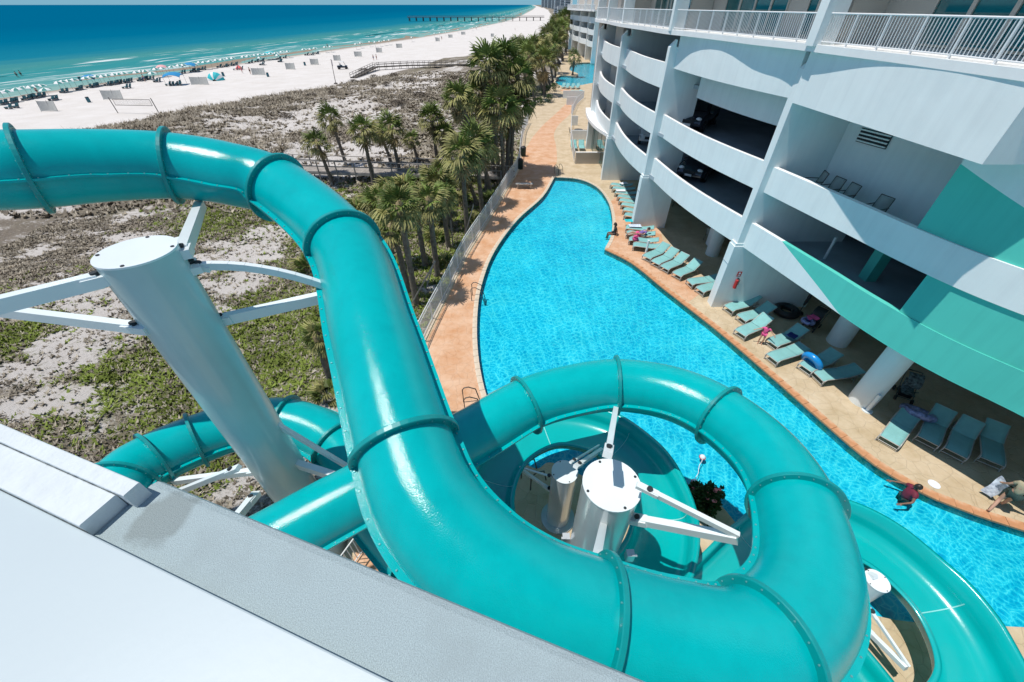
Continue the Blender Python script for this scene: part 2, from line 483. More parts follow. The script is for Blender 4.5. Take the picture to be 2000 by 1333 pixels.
def water_mat():
    m = bpy.data.materials.new('pool_water'); m.use_nodes = True
    nt = m.node_tree; nt.nodes.remove(nt.nodes['Principled BSDF'])
    out = nt.nodes['Material Output']
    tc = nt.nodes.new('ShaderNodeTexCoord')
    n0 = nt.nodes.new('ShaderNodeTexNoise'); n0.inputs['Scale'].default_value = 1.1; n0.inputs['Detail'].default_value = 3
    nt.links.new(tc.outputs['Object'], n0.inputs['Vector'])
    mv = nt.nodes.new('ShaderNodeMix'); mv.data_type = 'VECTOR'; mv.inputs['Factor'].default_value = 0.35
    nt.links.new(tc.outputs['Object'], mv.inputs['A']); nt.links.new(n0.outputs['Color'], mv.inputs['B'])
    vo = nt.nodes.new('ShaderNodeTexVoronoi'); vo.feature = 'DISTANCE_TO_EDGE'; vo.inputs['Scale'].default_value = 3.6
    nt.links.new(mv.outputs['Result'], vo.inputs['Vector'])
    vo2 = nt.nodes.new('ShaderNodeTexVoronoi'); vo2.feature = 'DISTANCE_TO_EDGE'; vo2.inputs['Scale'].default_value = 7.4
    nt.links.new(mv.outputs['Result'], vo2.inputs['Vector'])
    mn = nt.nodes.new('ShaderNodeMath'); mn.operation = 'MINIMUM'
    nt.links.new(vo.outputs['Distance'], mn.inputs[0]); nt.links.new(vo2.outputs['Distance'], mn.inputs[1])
    rp = nt.nodes.new('ShaderNodeValToRGB'); e = rp.color_ramp.elements  # caustic light painted into the water tint as bright ridges along cell edges
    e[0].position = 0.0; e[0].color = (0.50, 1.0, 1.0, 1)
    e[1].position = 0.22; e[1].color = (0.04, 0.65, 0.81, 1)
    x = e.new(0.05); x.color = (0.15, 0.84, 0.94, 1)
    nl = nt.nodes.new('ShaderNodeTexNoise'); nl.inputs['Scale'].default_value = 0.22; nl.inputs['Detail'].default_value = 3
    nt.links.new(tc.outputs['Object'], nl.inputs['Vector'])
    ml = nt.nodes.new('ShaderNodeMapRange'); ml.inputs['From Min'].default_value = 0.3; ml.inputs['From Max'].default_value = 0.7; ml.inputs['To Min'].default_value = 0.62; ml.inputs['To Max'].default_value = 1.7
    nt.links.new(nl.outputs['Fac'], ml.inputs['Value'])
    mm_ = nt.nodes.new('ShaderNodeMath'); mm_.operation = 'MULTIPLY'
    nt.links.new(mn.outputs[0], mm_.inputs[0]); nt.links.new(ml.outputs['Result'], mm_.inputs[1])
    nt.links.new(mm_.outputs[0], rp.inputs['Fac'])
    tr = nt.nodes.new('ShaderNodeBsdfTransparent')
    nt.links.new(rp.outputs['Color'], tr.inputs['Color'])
    gl = nt.nodes.new('ShaderNodeBsdfGlossy'); gl.inputs['Roughness'].default_value = 0.06
    nb = nt.nodes.new('ShaderNodeTexNoise'); nb.inputs['Scale'].default_value = 2.6; nb.inputs['Detail'].default_value = 4
    nt.links.new(tc.outputs['Object'], nb.inputs['Vector'])
    bp = nt.nodes.new('ShaderNodeBump'); bp.inputs['Strength'].default_value = 0.6; bp.inputs['Distance'].default_value = 0.12
    nt.links.new(nb.outputs['Fac'], bp.inputs['Height'])
    nt.links.new(bp.outputs['Normal'], gl.inputs['Normal'])
    fr = nt.nodes.new('ShaderNodeFresnel'); fr.inputs['IOR'].default_value = 1.33
    nt.links.new(bp.outputs['Normal'], fr.inputs['Normal'])
    mx = nt.nodes.new('ShaderNodeMixShader')
    nt.links.new(fr.outputs[0], mx.inputs['Fac']); nt.links.new(tr.outputs[0], mx.inputs[1]); nt.links.new(gl.outputs[0], mx.inputs[2])
    nt.links.new(mx.outputs[0], out.inputs['Surface'])
    return m


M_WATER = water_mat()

# ------------------------------------------------------------------ value noise (numpy)
_perm = np.random.RandomState(3).rand(256, 256)


def vnoise(x, y):
    xi = np.floor(x).astype(int); yi = np.floor(y).astype(int)
    fx = x - xi; fy = y - yi
    fx = fx * fx * (3 - 2 * fx); fy = fy * fy * (3 - 2 * fy)
    a = _perm[xi % 256, yi % 256]; b = _perm[(xi + 1) % 256, yi % 256]
    c = _perm[xi % 256, (yi + 1) % 256]; d = _perm[(xi + 1) % 256, (yi + 1) % 256]
    return (a * (1 - fx) + b * fx) * (1 - fy) + (c * (1 - fx) + d * fx) * fy


def fbm(x, y, s, o=4):
    t = 0; a = 1.0; n = 0
    for i in range(o):
        t = t + a * vnoise(x / s + 17.3 * i, y / s - 9.1 * i); n += a; a *= 0.55; s = s / 2.1
    return t / n


SH_Y = [-400, 0, 102, 162, 209, 305, 423, 621, 800, 2000, 5000, 12000, 40000]
SH_X = [-190, -133, -114, -100, -88, -63, -40, -12, 4, 75, 230, 500, 1500]
DU_Y = [-200, 0, 50, 70, 98, 116, 135, 160, 241, 400, 800, 2000, 40000]
DU_X = [-95, -82, -75, -68, -57, -44, -37, -30, 0, 26, 62, 135, 1600]
FE_Y = [-30, 5, 9, 15.4, 24.4, 33, 43, 58, 80, 94, 121, 180, 200, 210, 400, 40000]
FE_X = [-5.2, -5.2, -5.2, -4.65, -3.3, -1.5, 0.5, 1.35, 4.45, 7.7, 11.7, 19.7, 22, 300, 300, 3000]


def xs(y): return np.interp(y, SH_Y, SH_X)
def xd(y): return np.interp(y, DU_Y, DU_X)
def xf(y): return np.interp(y, FE_Y, FE_X)


SEA_Z = -2.95


def terrain(x, y):
    x = np.asarray(x, float); y = np.asarray(y, float)
    s = xs(y); d = xd(y) + 5 * (fbm(x * 0 + 3.1, y, 9.0, 3) - 0.5); f = xf(y)
    t = np.clip((x - s) / (d - s), -0.3, 1)
    z = SEA_Z + 0.02 + 0.75 * t
    u = np.clip((x - d) / np.maximum(-7 - d, 18), 0, 1)
    z = z + 1.5 * np.clip(u, 0, 1)
    amp = np.clip(u * 8, 0, 1) * np.clip((f - x) / 5.0, 0, 1)
    far = np.clip(y / 60, 0.35, 1.3)
    z = z + amp * far * (1.7 * (fbm(x, y, 13, 4) - 0.42) + 0.25 * (fbm(x + 40, y, 2.2, 2) - 0.5))
    z = z + 0.05 * (fbm(x, y + 77, 1.5, 2) - 0.5)
    z = np.where(x > f + 0.7, -3.4, z)
    return z


def G(px, py):
    z = -1.0
    for _ in range(12):
        p = P(px, py, z); z = 0.5 * z + 0.5 * float(terrain(p.x, p.y))
    p = P(px, py, z)
    return p


BARE = [(G(500, 500), 4.0), (G(560, 455), 4.5), (G(470, 545), 3.0), (G(300, 425), 4.0), (G(250, 465), 3.0), (G(120, 690), 2.5), (G(60, 500), 3.0), (G(90, 800), 2.0), (G(200, 610), 1.8), (G(690, 300), 4.0),
        (G(600, 230), 8.0), (G(770, 165), 9), (G(640, 290), 3), (G(850, 150), 7)]
GREEN = [(G(240, 745), 3.0), (G(560, 700), 4.5), (G(420, 430), 3.0), (G(50, 650), 2.6), (G(520, 620), 3.5), (G(330, 790), 2.0), (G(700, 420), 8), (G(620, 640), 4), (G(400, 920), 1.2)]


def veg(x, y):
    d = xd(y) + 5 * (fbm(x * 0 + 3.1, y, 9.0, 3) - 0.5)
    zone = np.clip((x - d) / 3.0, 0, 1)
    v = 0.62 * fbm(x, y, 9, 4) + 0.5 * fbm(x * 0.8 + 50, y * 1.6, 1.9, 3)
    bare = np.zeros_like(v)
    for p, r in BARE:
        bare = np.maximum(bare, np.exp(-((x - p.x) ** 2 + (y - p.y) ** 2) / (r * r)))
    g = np.zeros_like(v)
    for p, r in GREEN:
        g = np.maximum(g, np.exp(-((x - p.x) ** 2 + (y - p.y) ** 2) / (r * r)))
    pool = np.clip(1 - (xf(y) - x) / 11.0, 0, 1) * np.clip((130 - y) / 60, 0, 1) * np.clip((y - 9) / 8, 0, 1)
    v = v - 0.17 * bare + 0.20 * g + 0.12 * pool
    return np.clip((v - 0.385) * 4.5, 0, 1) * zone, np.clip(np.maximum(g * 0.95, pool * 0.75) + 0.6 * (fbm(x + 9, y - 30, 6, 3) - 0.42), 0, 1)


def build_terrain():
    ys = list(np.arange(-14, 36, 0.4)) + list(np.arange(36, 130, 1.0)) + list(np.arange(130, 420, 4.0))
    st = 6.0; y = 420.0
    while y < 30000:
        ys.append(y); y += st; st *= 1.12
    ys = np.array(ys)
    ts = np.concatenate([np.linspace(-0.25, 1, 40)[:-1], 1 + np.linspace(0, 1, 190) ** 1.0])
    NX = len(ts)
    X = np.zeros((len(ys), NX)); Y = np.repeat(ys[:, None], NX, 1)
    for i, yy in enumerate(ys):
        s, d = xs(yy), xd(yy)
        e = max(float(xf(yy)) + 1.2, d + 20) if yy < 205 else d + 160 + yy * 0.35
        tt = ts
        X[i] = np.where(tt <= 1, s + (d - s) * tt, d + (e - d) * (tt - 1))
    Z = terrain(X, Y)
    V, Gn = veg(X, Y)
    far = np.clip((Y - 230) / 250, 0, 1)
    V = np.maximum(V, far * 0.9 * np.clip((X - xd(Y) - 4) / 10, 0, 1))
    verts = np.stack([X, Y, Z], -1).reshape(-1, 3)
    idx = np.arange(len(ys) * NX).reshape(len(ys), NX)
    f = np.stack([idx[:-1, :-1], idx[:-1, 1:], idx[1:, 1:], idx[1:, :-1]], -1).reshape(-1, 4)
    me = bpy.data.meshes.new('dune_ground')
    me.from_pydata(verts.tolist(), [], f.tolist())
    zone = np.clip((X - xd(Y)) / 4.0, 0, 1)
    for nm, arr in (('veg', V), ('zone', zone), ('green', Gn), ('wet', np.clip((X - xs(Y)) / 6.0, 0, 1))):
        at = me.attributes.new(nm, 'FLOAT', 'POINT'); at.data.foreach_set('value', arr.reshape(-1).astype(np.float32))
    me.polygons.foreach_set('use_smooth', [True] * len(f))
    m = bpy.data.materials.new('dune_sand_and_brush'); m.use_nodes = True
    nt = m.node_tree; b = nt.nodes['Principled BSDF']; b.inputs['Roughness'].default_value = 0.95; b.inputs['Specular IOR Level'].default_value = 0.1
    def attr(n):
        a = nt.nodes.new('ShaderNodeAttribute'); a.attribute_name = n; return a.outputs['Fac']
    tc = nt.nodes.new('ShaderNodeTexCoord')
    def noise(s, d=6, r=0.6):
        n = nt.nodes.new('ShaderNodeTexNoise'); n.inputs['Scale'].default_value = s; n.inputs['Detail'].default_value = d; n.inputs['Roughness'].default_value = r
        nt.links.new(tc.outputs['Object'], n.inputs['Vector']); return n.outputs['Fac']
    def ramp(inp, *st):
        r = nt.nodes.new('ShaderNodeValToRGB'); e = r.color_ramp.elements
        e[0].position, e[0].color = st[0][0], st[0][1] + (1,)
        e[1].position, e[1].color = st[-1][0], st[-1][1] + (1,)
        for p, c in st[1:-1]: q = e.new(p); q.color = c + (1,)
        nt.links.new(inp, r.inputs['Fac']); return r.outputs['Color']
    def mixc(f, a, b2):
        x = nt.nodes.new('ShaderNodeMix'); x.data_type = 'RGBA'; nt.links.new(f, x.inputs['Factor']); nt.links.new(a, x.inputs['A']); nt.links.new(b2, x.inputs['B']); return x.outputs['Result']
    def math_(op, a, b2):
        x = nt.nodes.new('ShaderNodeMath'); x.operation = op
        for i, q in enumerate((a, b2)):
            if isinstance(q, (int, float)): x.inputs[i].default_value = q
            else: nt.links.new(q, x.inputs[i])
        return x.outputs[0]
    sand = ramp(noise(0.25), (0.3, (0.62, 0.58, 0.535)), (0.7, (0.70, 0.665, 0.63)))
    wet = ramp(attr('wet'), (0.0, (0.42, 0.36, 0.29)), (1.0, (1, 1, 1)))
    mul = nt.nodes.new('ShaderNodeMix'); mul.data_type = 'RGBA'; mul.blend_type = 'MULTIPLY'; mul.inputs['Factor'].default_value = 1.0
    nt.links.new(sand, mul.inputs['A']); nt.links.new(wet, mul.inputs['B']); sand = mul.outputs['Result']
    brown = ramp(noise(2.6, 9, 0.75), (0.33, (0.115, 0.095, 0.075)), (0.52, (0.22, 0.185, 0.145)), (0.68, (0.36, 0.32, 0.265)))
    grn = ramp(noise(2.3, 9, 0.75), (0.33, (0.08, 0.10, 0.022)), (0.52, (0.165, 0.19, 0.05)), (0.68, (0.28, 0.27, 0.12)))
    plant = mixc(attr('green'), brown, grn)
    fine = math_('SUBTRACT', noise(2.6, 9, 0.78), 0.5)
    k = math_('ADD', attr('veg'), math_('MULTIPLY', fine, 4.0))
    k = math_('MULTIPLY', k, ramp(attr('zone'), (0.02, (0, 0, 0)), (0.5, (1, 1, 1))))
    kr = ramp(k, (0.22, (0, 0, 0)), (0.75, (1, 1, 1)))
    dmul = ramp(math_('MULTIPLY', attr('zone'), noise(0.9, 8, 0.7)), (0.0, (1, 1, 1)), (0.55, (0.93, 0.92, 0.91)))
    m2 = nt.nodes.new('ShaderNodeMix'); m2.data_type = 'RGBA'; m2.blend_type = 'MULTIPLY'; m2.inputs['Factor'].default_value = 1.0
    nt.links.new(sand, m2.inputs['A']); nt.links.new(dmul, m2.inputs['B']); sand = m2.outputs['Result']
    nt.links.new(mixc(kr, sand, plant), b.inputs['Base Color'])
    bp = nt.nodes.new('ShaderNodeBump'); bp.inputs['Strength'].default_value = 0.8; bp.inputs['Distance'].default_value = 0.15
    nt.links.new(math_('ADD', noise(3.0, 8, 0.7), math_('MULTIPLY', k, 0.5)), bp.inputs['Height']); nt.links.new(bp.outputs['Normal'], b.inputs['Normal'])
    me.materials.append(m)
    struct(link('dune_ground', me))


build_terrain()


def build_sea():
    offs = np.concatenate([np.array([-5, -2, 0]), np.linspace(1.5, 90, 90), 90 + np.linspace(4, 900, 40), np.array([1500, 3000, 6000, 14000, 40000])])
    ys = np.concatenate([np.arange(-300, 60, 20.0), np.arange(60, 420, 3.0), np.arange(420, 1000, 12.0), np.geomspace(1000, 60000, 45)])
    X = xs(ys)[:, None] - offs[None, :] + np.where(offs < 40, 1, 0)[None, :] * (3.0 * np.sin(ys / 21.0) + 1.8 * np.sin(ys / 8.3 + 1))[:, None]
    Y = np.repeat(ys[:, None], len(offs), 1)
    Z = np.full_like(X, SEA_Z)
    sw = np.clip(1 - np.abs(offs - 30) / 34, 0, 1)[None, :]
    Z = Z + sw * 0.28 * np.sin(offs[None, :] / 3.2 + 3 * fbm(X * 0 + 1.0, Y, 60, 2))
    verts = np.stack([X, Y, Z], -1).reshape(-1, 3)
    n = len(offs); idx = np.arange(len(ys) * n).reshape(len(ys), n)
    f = np.stack([idx[:-1, 1:], idx[:-1, :-1], idx[1:, :-1], idx[1:, 1:]], -1).reshape(-1, 4)
    me = bpy.data.meshes.new('sea'); me.from_pydata(verts.tolist(), [], f.tolist())
    at = me.attributes.new('offshore', 'FLOAT', 'POINT'); at.data.foreach_set('value', np.repeat(offs[None, :], len(ys), 0).reshape(-1).astype(np.float32))
    uv = np.stack([np.repeat(offs[None, :], len(ys), 0), Y], -1).reshape(-1, 2)
    at2 = me.attributes.new('shore_uv', 'FLOAT_VECTOR', 'POINT'); at2.data.foreach_set('vector', np.concatenate([uv, np.zeros((len(uv), 1))], 1).reshape(-1).astype(np.float32))
    me.polygons.foreach_set('use_smooth', [True] * len(f))
    m = bpy.data.materials.new('sea_water'); m.use_nodes = True
    nt = m.node_tree; b = nt.nodes['Principled BSDF']
    a = nt.nodes.new('ShaderNodeAttribute'); a.attribute_name = 'offshore'
    u = nt.nodes.new('ShaderNodeAttribute'); u.attribute_name = 'shore_uv'
    def mapping(s):
        q = nt.nodes.new('ShaderNodeMapping'); q.inputs['Scale'].default_value = s; nt.links.new(u.outputs['Vector'], q.inputs['Vector']); return q.outputs[0]
    def noise(vec, s, d=4, r=0.6):
        x = nt.nodes.new('ShaderNodeTexNoise'); x.inputs['Scale'].default_value = s; x.inputs['Detail'].default_value = d; x.inputs['Roughness'].default_value = r
        nt.links.new(vec, x.inputs['Vector']); return x.outputs['Fac']
    def math_(op, p, q, c=None):
        x = nt.nodes.new('ShaderNodeMath'); x.operation = op
        for i, w in enumerate((p, q) if c is None else (p, q, c)):
            if isinstance(w, (int, float)): x.inputs[i].default_value = w
            else: nt.links.new(w, x.inputs[i])
        return x.outputs[0]
    wob = math_('MULTIPLY_ADD', noise(mapping((0.3, 0.05, 1)), 0.35, 3), 60.0, -30.0)
    off2 = math_('ADD', a.outputs['Fac'], math_('MULTIPLY', wob, 0.5))
    mr = nt.nodes.new('ShaderNodeMapRange'); mr.inputs['From Max'].default_value = 420.0
    nt.links.new(off2, mr.inputs['Value'])
    r = nt.nodes.new('ShaderNodeValToRGB'); e = r.color_ramp.elements
    e[0].position = 0.0; e[0].color = (0.22, 0.36, 0.33, 1)
    e[1].position = 1.0; e[1].color = (0.0, 0.105, 0.20, 1)
    for p, c in ((0.03, (0.11, 0.30, 0.29)), (0.09, (0.035, 0.235, 0.25)), (0.15, (0.055, 0.235, 0.235)), (0.24, (0.008, 0.17, 0.245)), (0.5, (0.0, 0.125, 0.22))):
        q = e.new(p); q.color = c + (1,)
    nt.links.new(mr.outputs['Result'], r.inputs['Fac'])
    # breaking foam streaks parallel to the shore
    fo = noise(mapping((0.30, 0.035, 1)), 1.0, 7, 0.62)
    band = nt.nodes.new('ShaderNodeMapRange'); nt.links.new(a.outputs['Fac'], band.inputs['Value'])
    band.inputs['From Max'].default_value = 100.0
    br = nt.nodes.new('ShaderNodeValToRGB'); be = br.color_ramp.elements
    be[0].position = 0; be[0].color = (0.42, 0.42, 0.42, 1); be[1].position = 1.0; be[1].color = (0, 0, 0, 1)
    for p, c in ((0.06, 0.29), (0.10, 0.41), (0.26, 0.475), (0.40, 0.38), (0.56, 0.44), (0.74, 0.31)):
        q = be.new(p); q.color = (c, c, c, 1)
    nt.links.new(band.outputs['Result'], br.inputs['Fac'])
    fr = nt.nodes.new('ShaderNodeValToRGB'); fr.color_ramp.elements[0].position = 0.0; fr.color_ramp.elements[1].position = 0.15
    nt.links.new(math_('SUBTRACT', math_('ADD', fo, br.outputs['Color']), 0.965), fr.inputs['Fac'])
    mx = nt.nodes.new('ShaderNodeMix'); mx.data_type = 'RGBA'
    nt.links.new(fr.outputs['Color'], mx.inputs['Factor']); nt.links.new(r.outputs['Color'], mx.inputs['A']); mx.inputs['B'].default_value = (0.75, 0.78, 0.77, 1)
    nt.links.new(mx.outputs['Result'], b.inputs['Base Color'])
    b.inputs['Roughness'].default_value = 0.5; b.inputs['Specular IOR Level'].default_value = 0.0
    tc = nt.nodes.new('ShaderNodeTexCoord')
    nb = nt.nodes.new('ShaderNodeTexNoise'); nb.inputs['Scale'].default_value = 0.35; nb.inputs['Detail'].default_value = 6
    mp = nt.nodes.new('ShaderNodeMapping'); mp.inputs['Scale'].default_value = (1.0, 0.35, 1)
    nt.links.new(tc.outputs['Object'], mp.inputs['Vector']); nt.links.new(mp.outputs[0], nb.inputs['Vector'])
    bp = nt.nodes.new('ShaderNodeBump'); bp.inputs['Strength'].default_value = 0.6; bp.inputs['Distance'].default_value = 1.2
    nt.links.new(nb.outputs['Fac'], bp.inputs['Height']); nt.links.new(bp.outputs['Normal'], b.inputs['Normal'])
    me.materials.append(m)
    struct(link('sea', me))


build_sea()

# ------------------------------------------------------------------ pool deck, pool
def cat2(pts, per=6, closed=False):
    """Catmull-Rom through points"""
    pts = [Vector(p) for p in pts]
    n = len(pts); out = []
    rng = n if closed else n - 1
    for i in range(rng):
        p0 = pts[(i - 1) % n] if closed or i > 0 else pts[0] * 2 - pts[1]
        p1 = pts[i]; p2 = pts[(i + 1) % n]
        p3 = pts[(i + 2) % n] if closed or i + 2 < n else pts[-1] * 2 - pts[-2]
        for k in range(per):
            t = k / per
            out.append(0.5 * ((2 * p1) + (p2 - p0) * t + (2 * p0 - 5 * p1 + 4 * p2 - p3) * t * t + (3 * p1 - p0 - 3 * p2 + p3) * t ** 3))
    if not closed: out.append(pts[-1].copy())
    return out


def px_curve(l, z=0.0, per=5):
    return [(p.x, p.y) for p in cat2([P(x, y, z) for x, y in l], per)]


pool_left = px_curve([(1083, 346), (1060, 384), (1010, 430), (966, 490), (942, 550), (932, 610), (933, 690), (950, 775), (985, 850), (1022, 905)])
pool_bot = px_curve([(1022, 905), (1050, 915), (1075, 903), (1130, 925), (1230, 985), (1325, 1000)])[1:] + px_curve([(1325, 1000), (1352, 952), (1385, 962), (1420, 1000), (1500, 1090), (1700, 1200), (1945, 1222), (2060, 1226)])[1:]
pool_right = px_curve([(2060, 1055), (1980, 1030), (1900, 1003), (1800, 962), (1700, 902), (1600, 818), (1500, 730), (1400, 645), (1300, 567), (1235, 515), (1181, 487)]) 
pool_notch = px_curve([(1181, 487), (1194, 460), (1196, 425), (1187, 392), (1165, 365), (1130, 350), (1083, 346)])[1:-1]
e_ = P(2060, 1226); f_ = P(2060, 1055)
POOL = pool_left + pool_bot + [(16.5, e_.y - 0.4), (22, 0.5), (22, 3.5)] + pool_right + pool_notch
pool2 = px_curve([(1084, 160), (1095, 147), (1125, 149), (1128, 143), (1112, 136), (1120, 125), (1150, 122), (1178, 128), (1178, 155), (1150, 163), (1120, 168), (1095, 167), (1084, 160)], per=3)[:-1]

fy = [-12, 5, 9, 15.4, 24.4, 33, 43, 58, 80, 94, 121, 180, 205]
deck_outer = [(float(xf(y)), y) for y in fy] + [(60, 205), (60, -12)]
DZ = -3.5
b = MB(); b.prism(deck_outer, -1.4, 0.0, holes=[POOL, pool2])
struct(b.build('pool_deck', M_CREAM))

# peach stained paths, thin sheets over the deck
def deck_sheet(name, poly, z, m):
    b = MB(); b.prism(poly, None, z); return struct(b.build(name, m))


inl = [Vector(p) for p in pool_left]
path_left = [(float(xf(y)) + 0.35, y) for y in (2.0, 5, 9, 12, 15.4, 20, 24.4, 29, 33, 38, 43, 48)] + px_curve([(1040, 268), (1060, 245), (1082, 225), (1100, 208), (1112, 195), (1108, 183), (1092, 176)], per=4) \
    + px_curve([(1112, 172), (1122, 190), (1124, 203), (1114, 222), (1092, 243), (1082, 262), (1086, 285), (1088, 310), (1084, 330), (1086, 343)], per=4) + [(p.x - 0.02, p.y) for p in inl[1:-1]] + [P(1000, 935).to_2d()[:], P(930, 1010).to_2d()[:], P(860, 1100).to_2d()[:]]
deck_sheet('peach_path', path_left, 0.004, M_PEACH)
deck_sheet('peach_path', px_curve([(1190, 395), (1200, 430), (1199, 462), (1188, 484), (1240, 512), (1300, 556), (1345, 590)], per=4) + px_curve([(1372, 570), (1330, 530), (1300, 485), (1284, 440), (1250, 436), (1225, 400), (1208, 380)], per=4), 0.004, M_PEACH)

# pool basin and water
for poly, dep in ((POOL, 0.34), (pool2, 0.4)):
    b = MB()
    n = len(poly)
    b.prism(poly, None, -dep)
    b.add([(p[0], p[1], -dep) for p in poly] + [(p[0], p[1], -0.22) for p in poly], [(i, (i + 1) % n, n + (i + 1) % n, n + i) for i in range(n)], 0)
    b.add([(p[0], p[1], -0.22) for p in poly] + [(p[0], p[1], -0.01) for p in poly], [(i, (i + 1) % n, n + (i + 1) % n, n + i) for i in range(n)], 1)
    struct(b.build('pool_basin', [M_POOLFLOOR, M_POOLTILE]))
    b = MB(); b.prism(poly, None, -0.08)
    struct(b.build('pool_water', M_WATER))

# coping stones laid one by one along both banks
deck_edge = bpy.data.objects.new('pool_coping', None); COL.objects.link(deck_edge); deck_edge['kind'] = 'structure'


def walk(pts, step):
    pts = [Vector((p[0], p[1], 0)) for p in pts]
    out = []; acc = 0.0; nxt = 0.0
    for i in range(len(pts) - 1):
        d = pts[i + 1] - pts[i]; L = d.length
        while nxt <= acc + L and L > 0:
            t = (nxt - acc) / L
            out.append((pts[i] + d * t, d / L)); nxt += step
        acc += L
    return out


b = MB(); b.box((0, 0, 0), (0.435, 0.34, 0.07)); cop_me = b.mesh('coping_stone', M_COPING)
b = MB(); b.box((0, 0, 0), (0.435, 0.24, 0.06)); cop_me2 = b.mesh('coping_stone', M_COPING_P)
for pts, me_, inn in ((pool_right, cop_me, 0.15), (pool_left, cop_me2, 0.10), (pool_notch, cop_me2, 0.10)):
    for p, d in walk(pts, 0.45):
        nn = Vector((d.y, -d.x, 0))
        o = link('coping_stone', me_, deck_edge)
        o.location = Vector((p.x, p.y, 0.0)) + nn * inn
        o.location.z = R.uniform(-0.002, 0.004)
        o.rotation_euler = (0, 0, math.atan2(d.y, d.x) + R.uniform(-0.01, 0.01))

# ------------------------------------------------------------------ the slide: closed tube, helix, open flume
TR = 0.70


def ctl(px, py, z):
    return P(px, py, z)


tube_ctl = [Vector((-14.5, 5.6, 11.25)), Vector((-11.6, 7.0, 10.9))] + [ctl(*q) for q in (
    (0, 334, 10.6), (198, 325, 10.4), (337, 325, 10.2), (450, 341, 9.97), (550, 372, 9.65), (672, 478, 9.1), (728, 648, 8.6), (790, 862, 8.05),
    (838, 985, 7.8), (930, 1092, 7.55), (1040, 1165, 7.35), (1170, 1212, 7.1), (1330, 1255, 6.85), (1480, 1260, 6.6), (1575, 1150, 6.3), (1553, 991, 5.95),
    (1495, 890, 5.65), (1404, 812, 5.45), (1310, 768, 5.32), (1204, 752, 5.2), (1110, 765, 5.1), (1027, 791, 5.02), (925, 850, 4.92), (800, 915, 4.85), (640, 1000, 4.75))] + [
    Vector(q) for q in ((-5.7, 3.1, 4.55), (-7.4, 2.75, 4.35), (-8.95, 3.6, 4.15))] + [ctl(*q) for q in ((240, 945, 4.05), (302, 897, 3.92), (395, 855, 3.78), (470, 832, 3.65), (560, 824, 3.5), (660, 868, 3.3))] + [
    Vector((-3.6, 5.2, 3.1)), Vector((-2.3, 4.0, 2.95))]
PER = 16
tube_pts = cat2(tube_ctl, PER)
tube_t = []
for i in range(len(tube_pts)):
    tube_t.append((tube_pts[min(i + 1, len(tube_pts) - 1)] - tube_pts[max(i - 1, 0)]).normalized())
joint_idx = []
last = 0
for q in ((65, 333), (340, 325), (545, 370), (672, 478), (795, 872), (1170, 1212), (1490, 1258), (1553, 991), (1404, 812), (1204, 752), (1027, 791), (800, 915)):
    best = min(range(last + 8, min(last + 16 * 6, len(tube_pts))), key=lambda i: (Vector(proj(tube_pts[i])) - Vector(q)).length)
    joint_idx.append(best); last = best
for ci in (28, 30,):
    joint_idx.append(ci * PER)
last = joint_idx[-1]
for q in ((302, 897), (385, 858), (560, 826), (660, 868)):
    best = min(range(last + 6, len(tube_pts)), key=lambda i: (Vector(proj(tube_pts[i])) - Vector(q)).length)
    joint_idx.append(best); last = best
joint_idx = [0] + joint_idx + [len(tube_pts) - 1]


def frame(t):
    side = Vector((0, 0, 1)).cross(t); side.normalize()      # to the left of travel
    up = t.cross(side)
    return side, up


slide = thing('tube_slide', 'teal tube water slide arching round the white column, coiling down into an open flume', 'water slide', (0, 0, 0))
NS = 36
for a, b_ in zip(joint_idx[:-1], joint_idx[1:]):
    if b_ - a < 2: continue
    rings = []
    for i in range(a, b_ + 1):
        s_, u_ = frame(tube_t[i])
        rings.append([tube_pts[i] + (s_ * math.cos(2 * PI * k / NS) + u_ * math.sin(2 * PI * k / NS)) * TR for k in range(NS)])
    m = MB(); m.loft(rings, 0, True)
    sec = m.build('tube_section', M_TEAL, slide)
    # seam flange along both sides, with its bolts
    for sg in (-1, 1):
        m = MB(); bl = MB(); rg = []; acc = 0
        for i in range(a, b_ + 1):
            s_, u_ = frame(tube_t[i]); c = tube_pts[i]
            rg.append([c + s_ * sg * (TR - 0.01) + u_ * 0.022, c + s_ * sg * (TR + 0.095) + u_ * 0.022, c + s_ * sg * (TR + 0.095) - u_ * 0.022, c + s_ * sg * (TR - 0.01) - u_ * 0.022])
            if i > a: acc += (tube_pts[i] - tube_pts[i - 1]).length
            if acc > 0.27 or i == a + 1:
                acc = 0; o_ = c + s_ * sg * (TR + 0.052)
                bl.cyl(o_ + u_ * 0.02, o_ + u_ * 0.035, 0.016, 0.013, 6)
        m.loft(rg, 0, False)
        fl = m.build('seam_flange', M_TEAL, sec)
        if bl.v:
            bo = bl.build('seam_bolts', M_BOLT, sec); bo['kind'] = 'stuff'
for i in joint_idx[1:-1]:
    t = tube_t[i]; s_, u_ = frame(t); c = tube_pts[i]
    n = 48; rings = []
    for k in range(n):
        d = s_ * math.cos(2 * PI * k / n) + u_ * math.sin(2 * PI * k / n)
        rings.append([c + d * (TR - 0.02) - t * 0.04, c + d * (TR + 0.10) - t * 0.04, c + d * (TR + 0.112) - t * 0.03, c + d * (TR + 0.112) + t * 0.03, c + d * (TR + 0.10) + t * 0.04, c + d * (TR - 0.02) + t * 0.04])
    m = MB(); m.loft(rings, 0, False, closed=True)
    fr_ = m.build('joint_flange', M_FLANGE, slide)
    m = MB()
    for k in range(22):
        d = s_ * math.cos(2 * PI * (k + .5) / 22) + u_ * math.sin(2 * PI * (k + .5) / 22)
        o_ = c + d * (TR + 0.06)
        m.cyl(o_ - t * 0.052, o_ + t * 0.052, 0.012, 0.012, 6)
    bo = m.build('flange_bolts', M_BOLT, fr_); bo['kind'] = 'stuff'

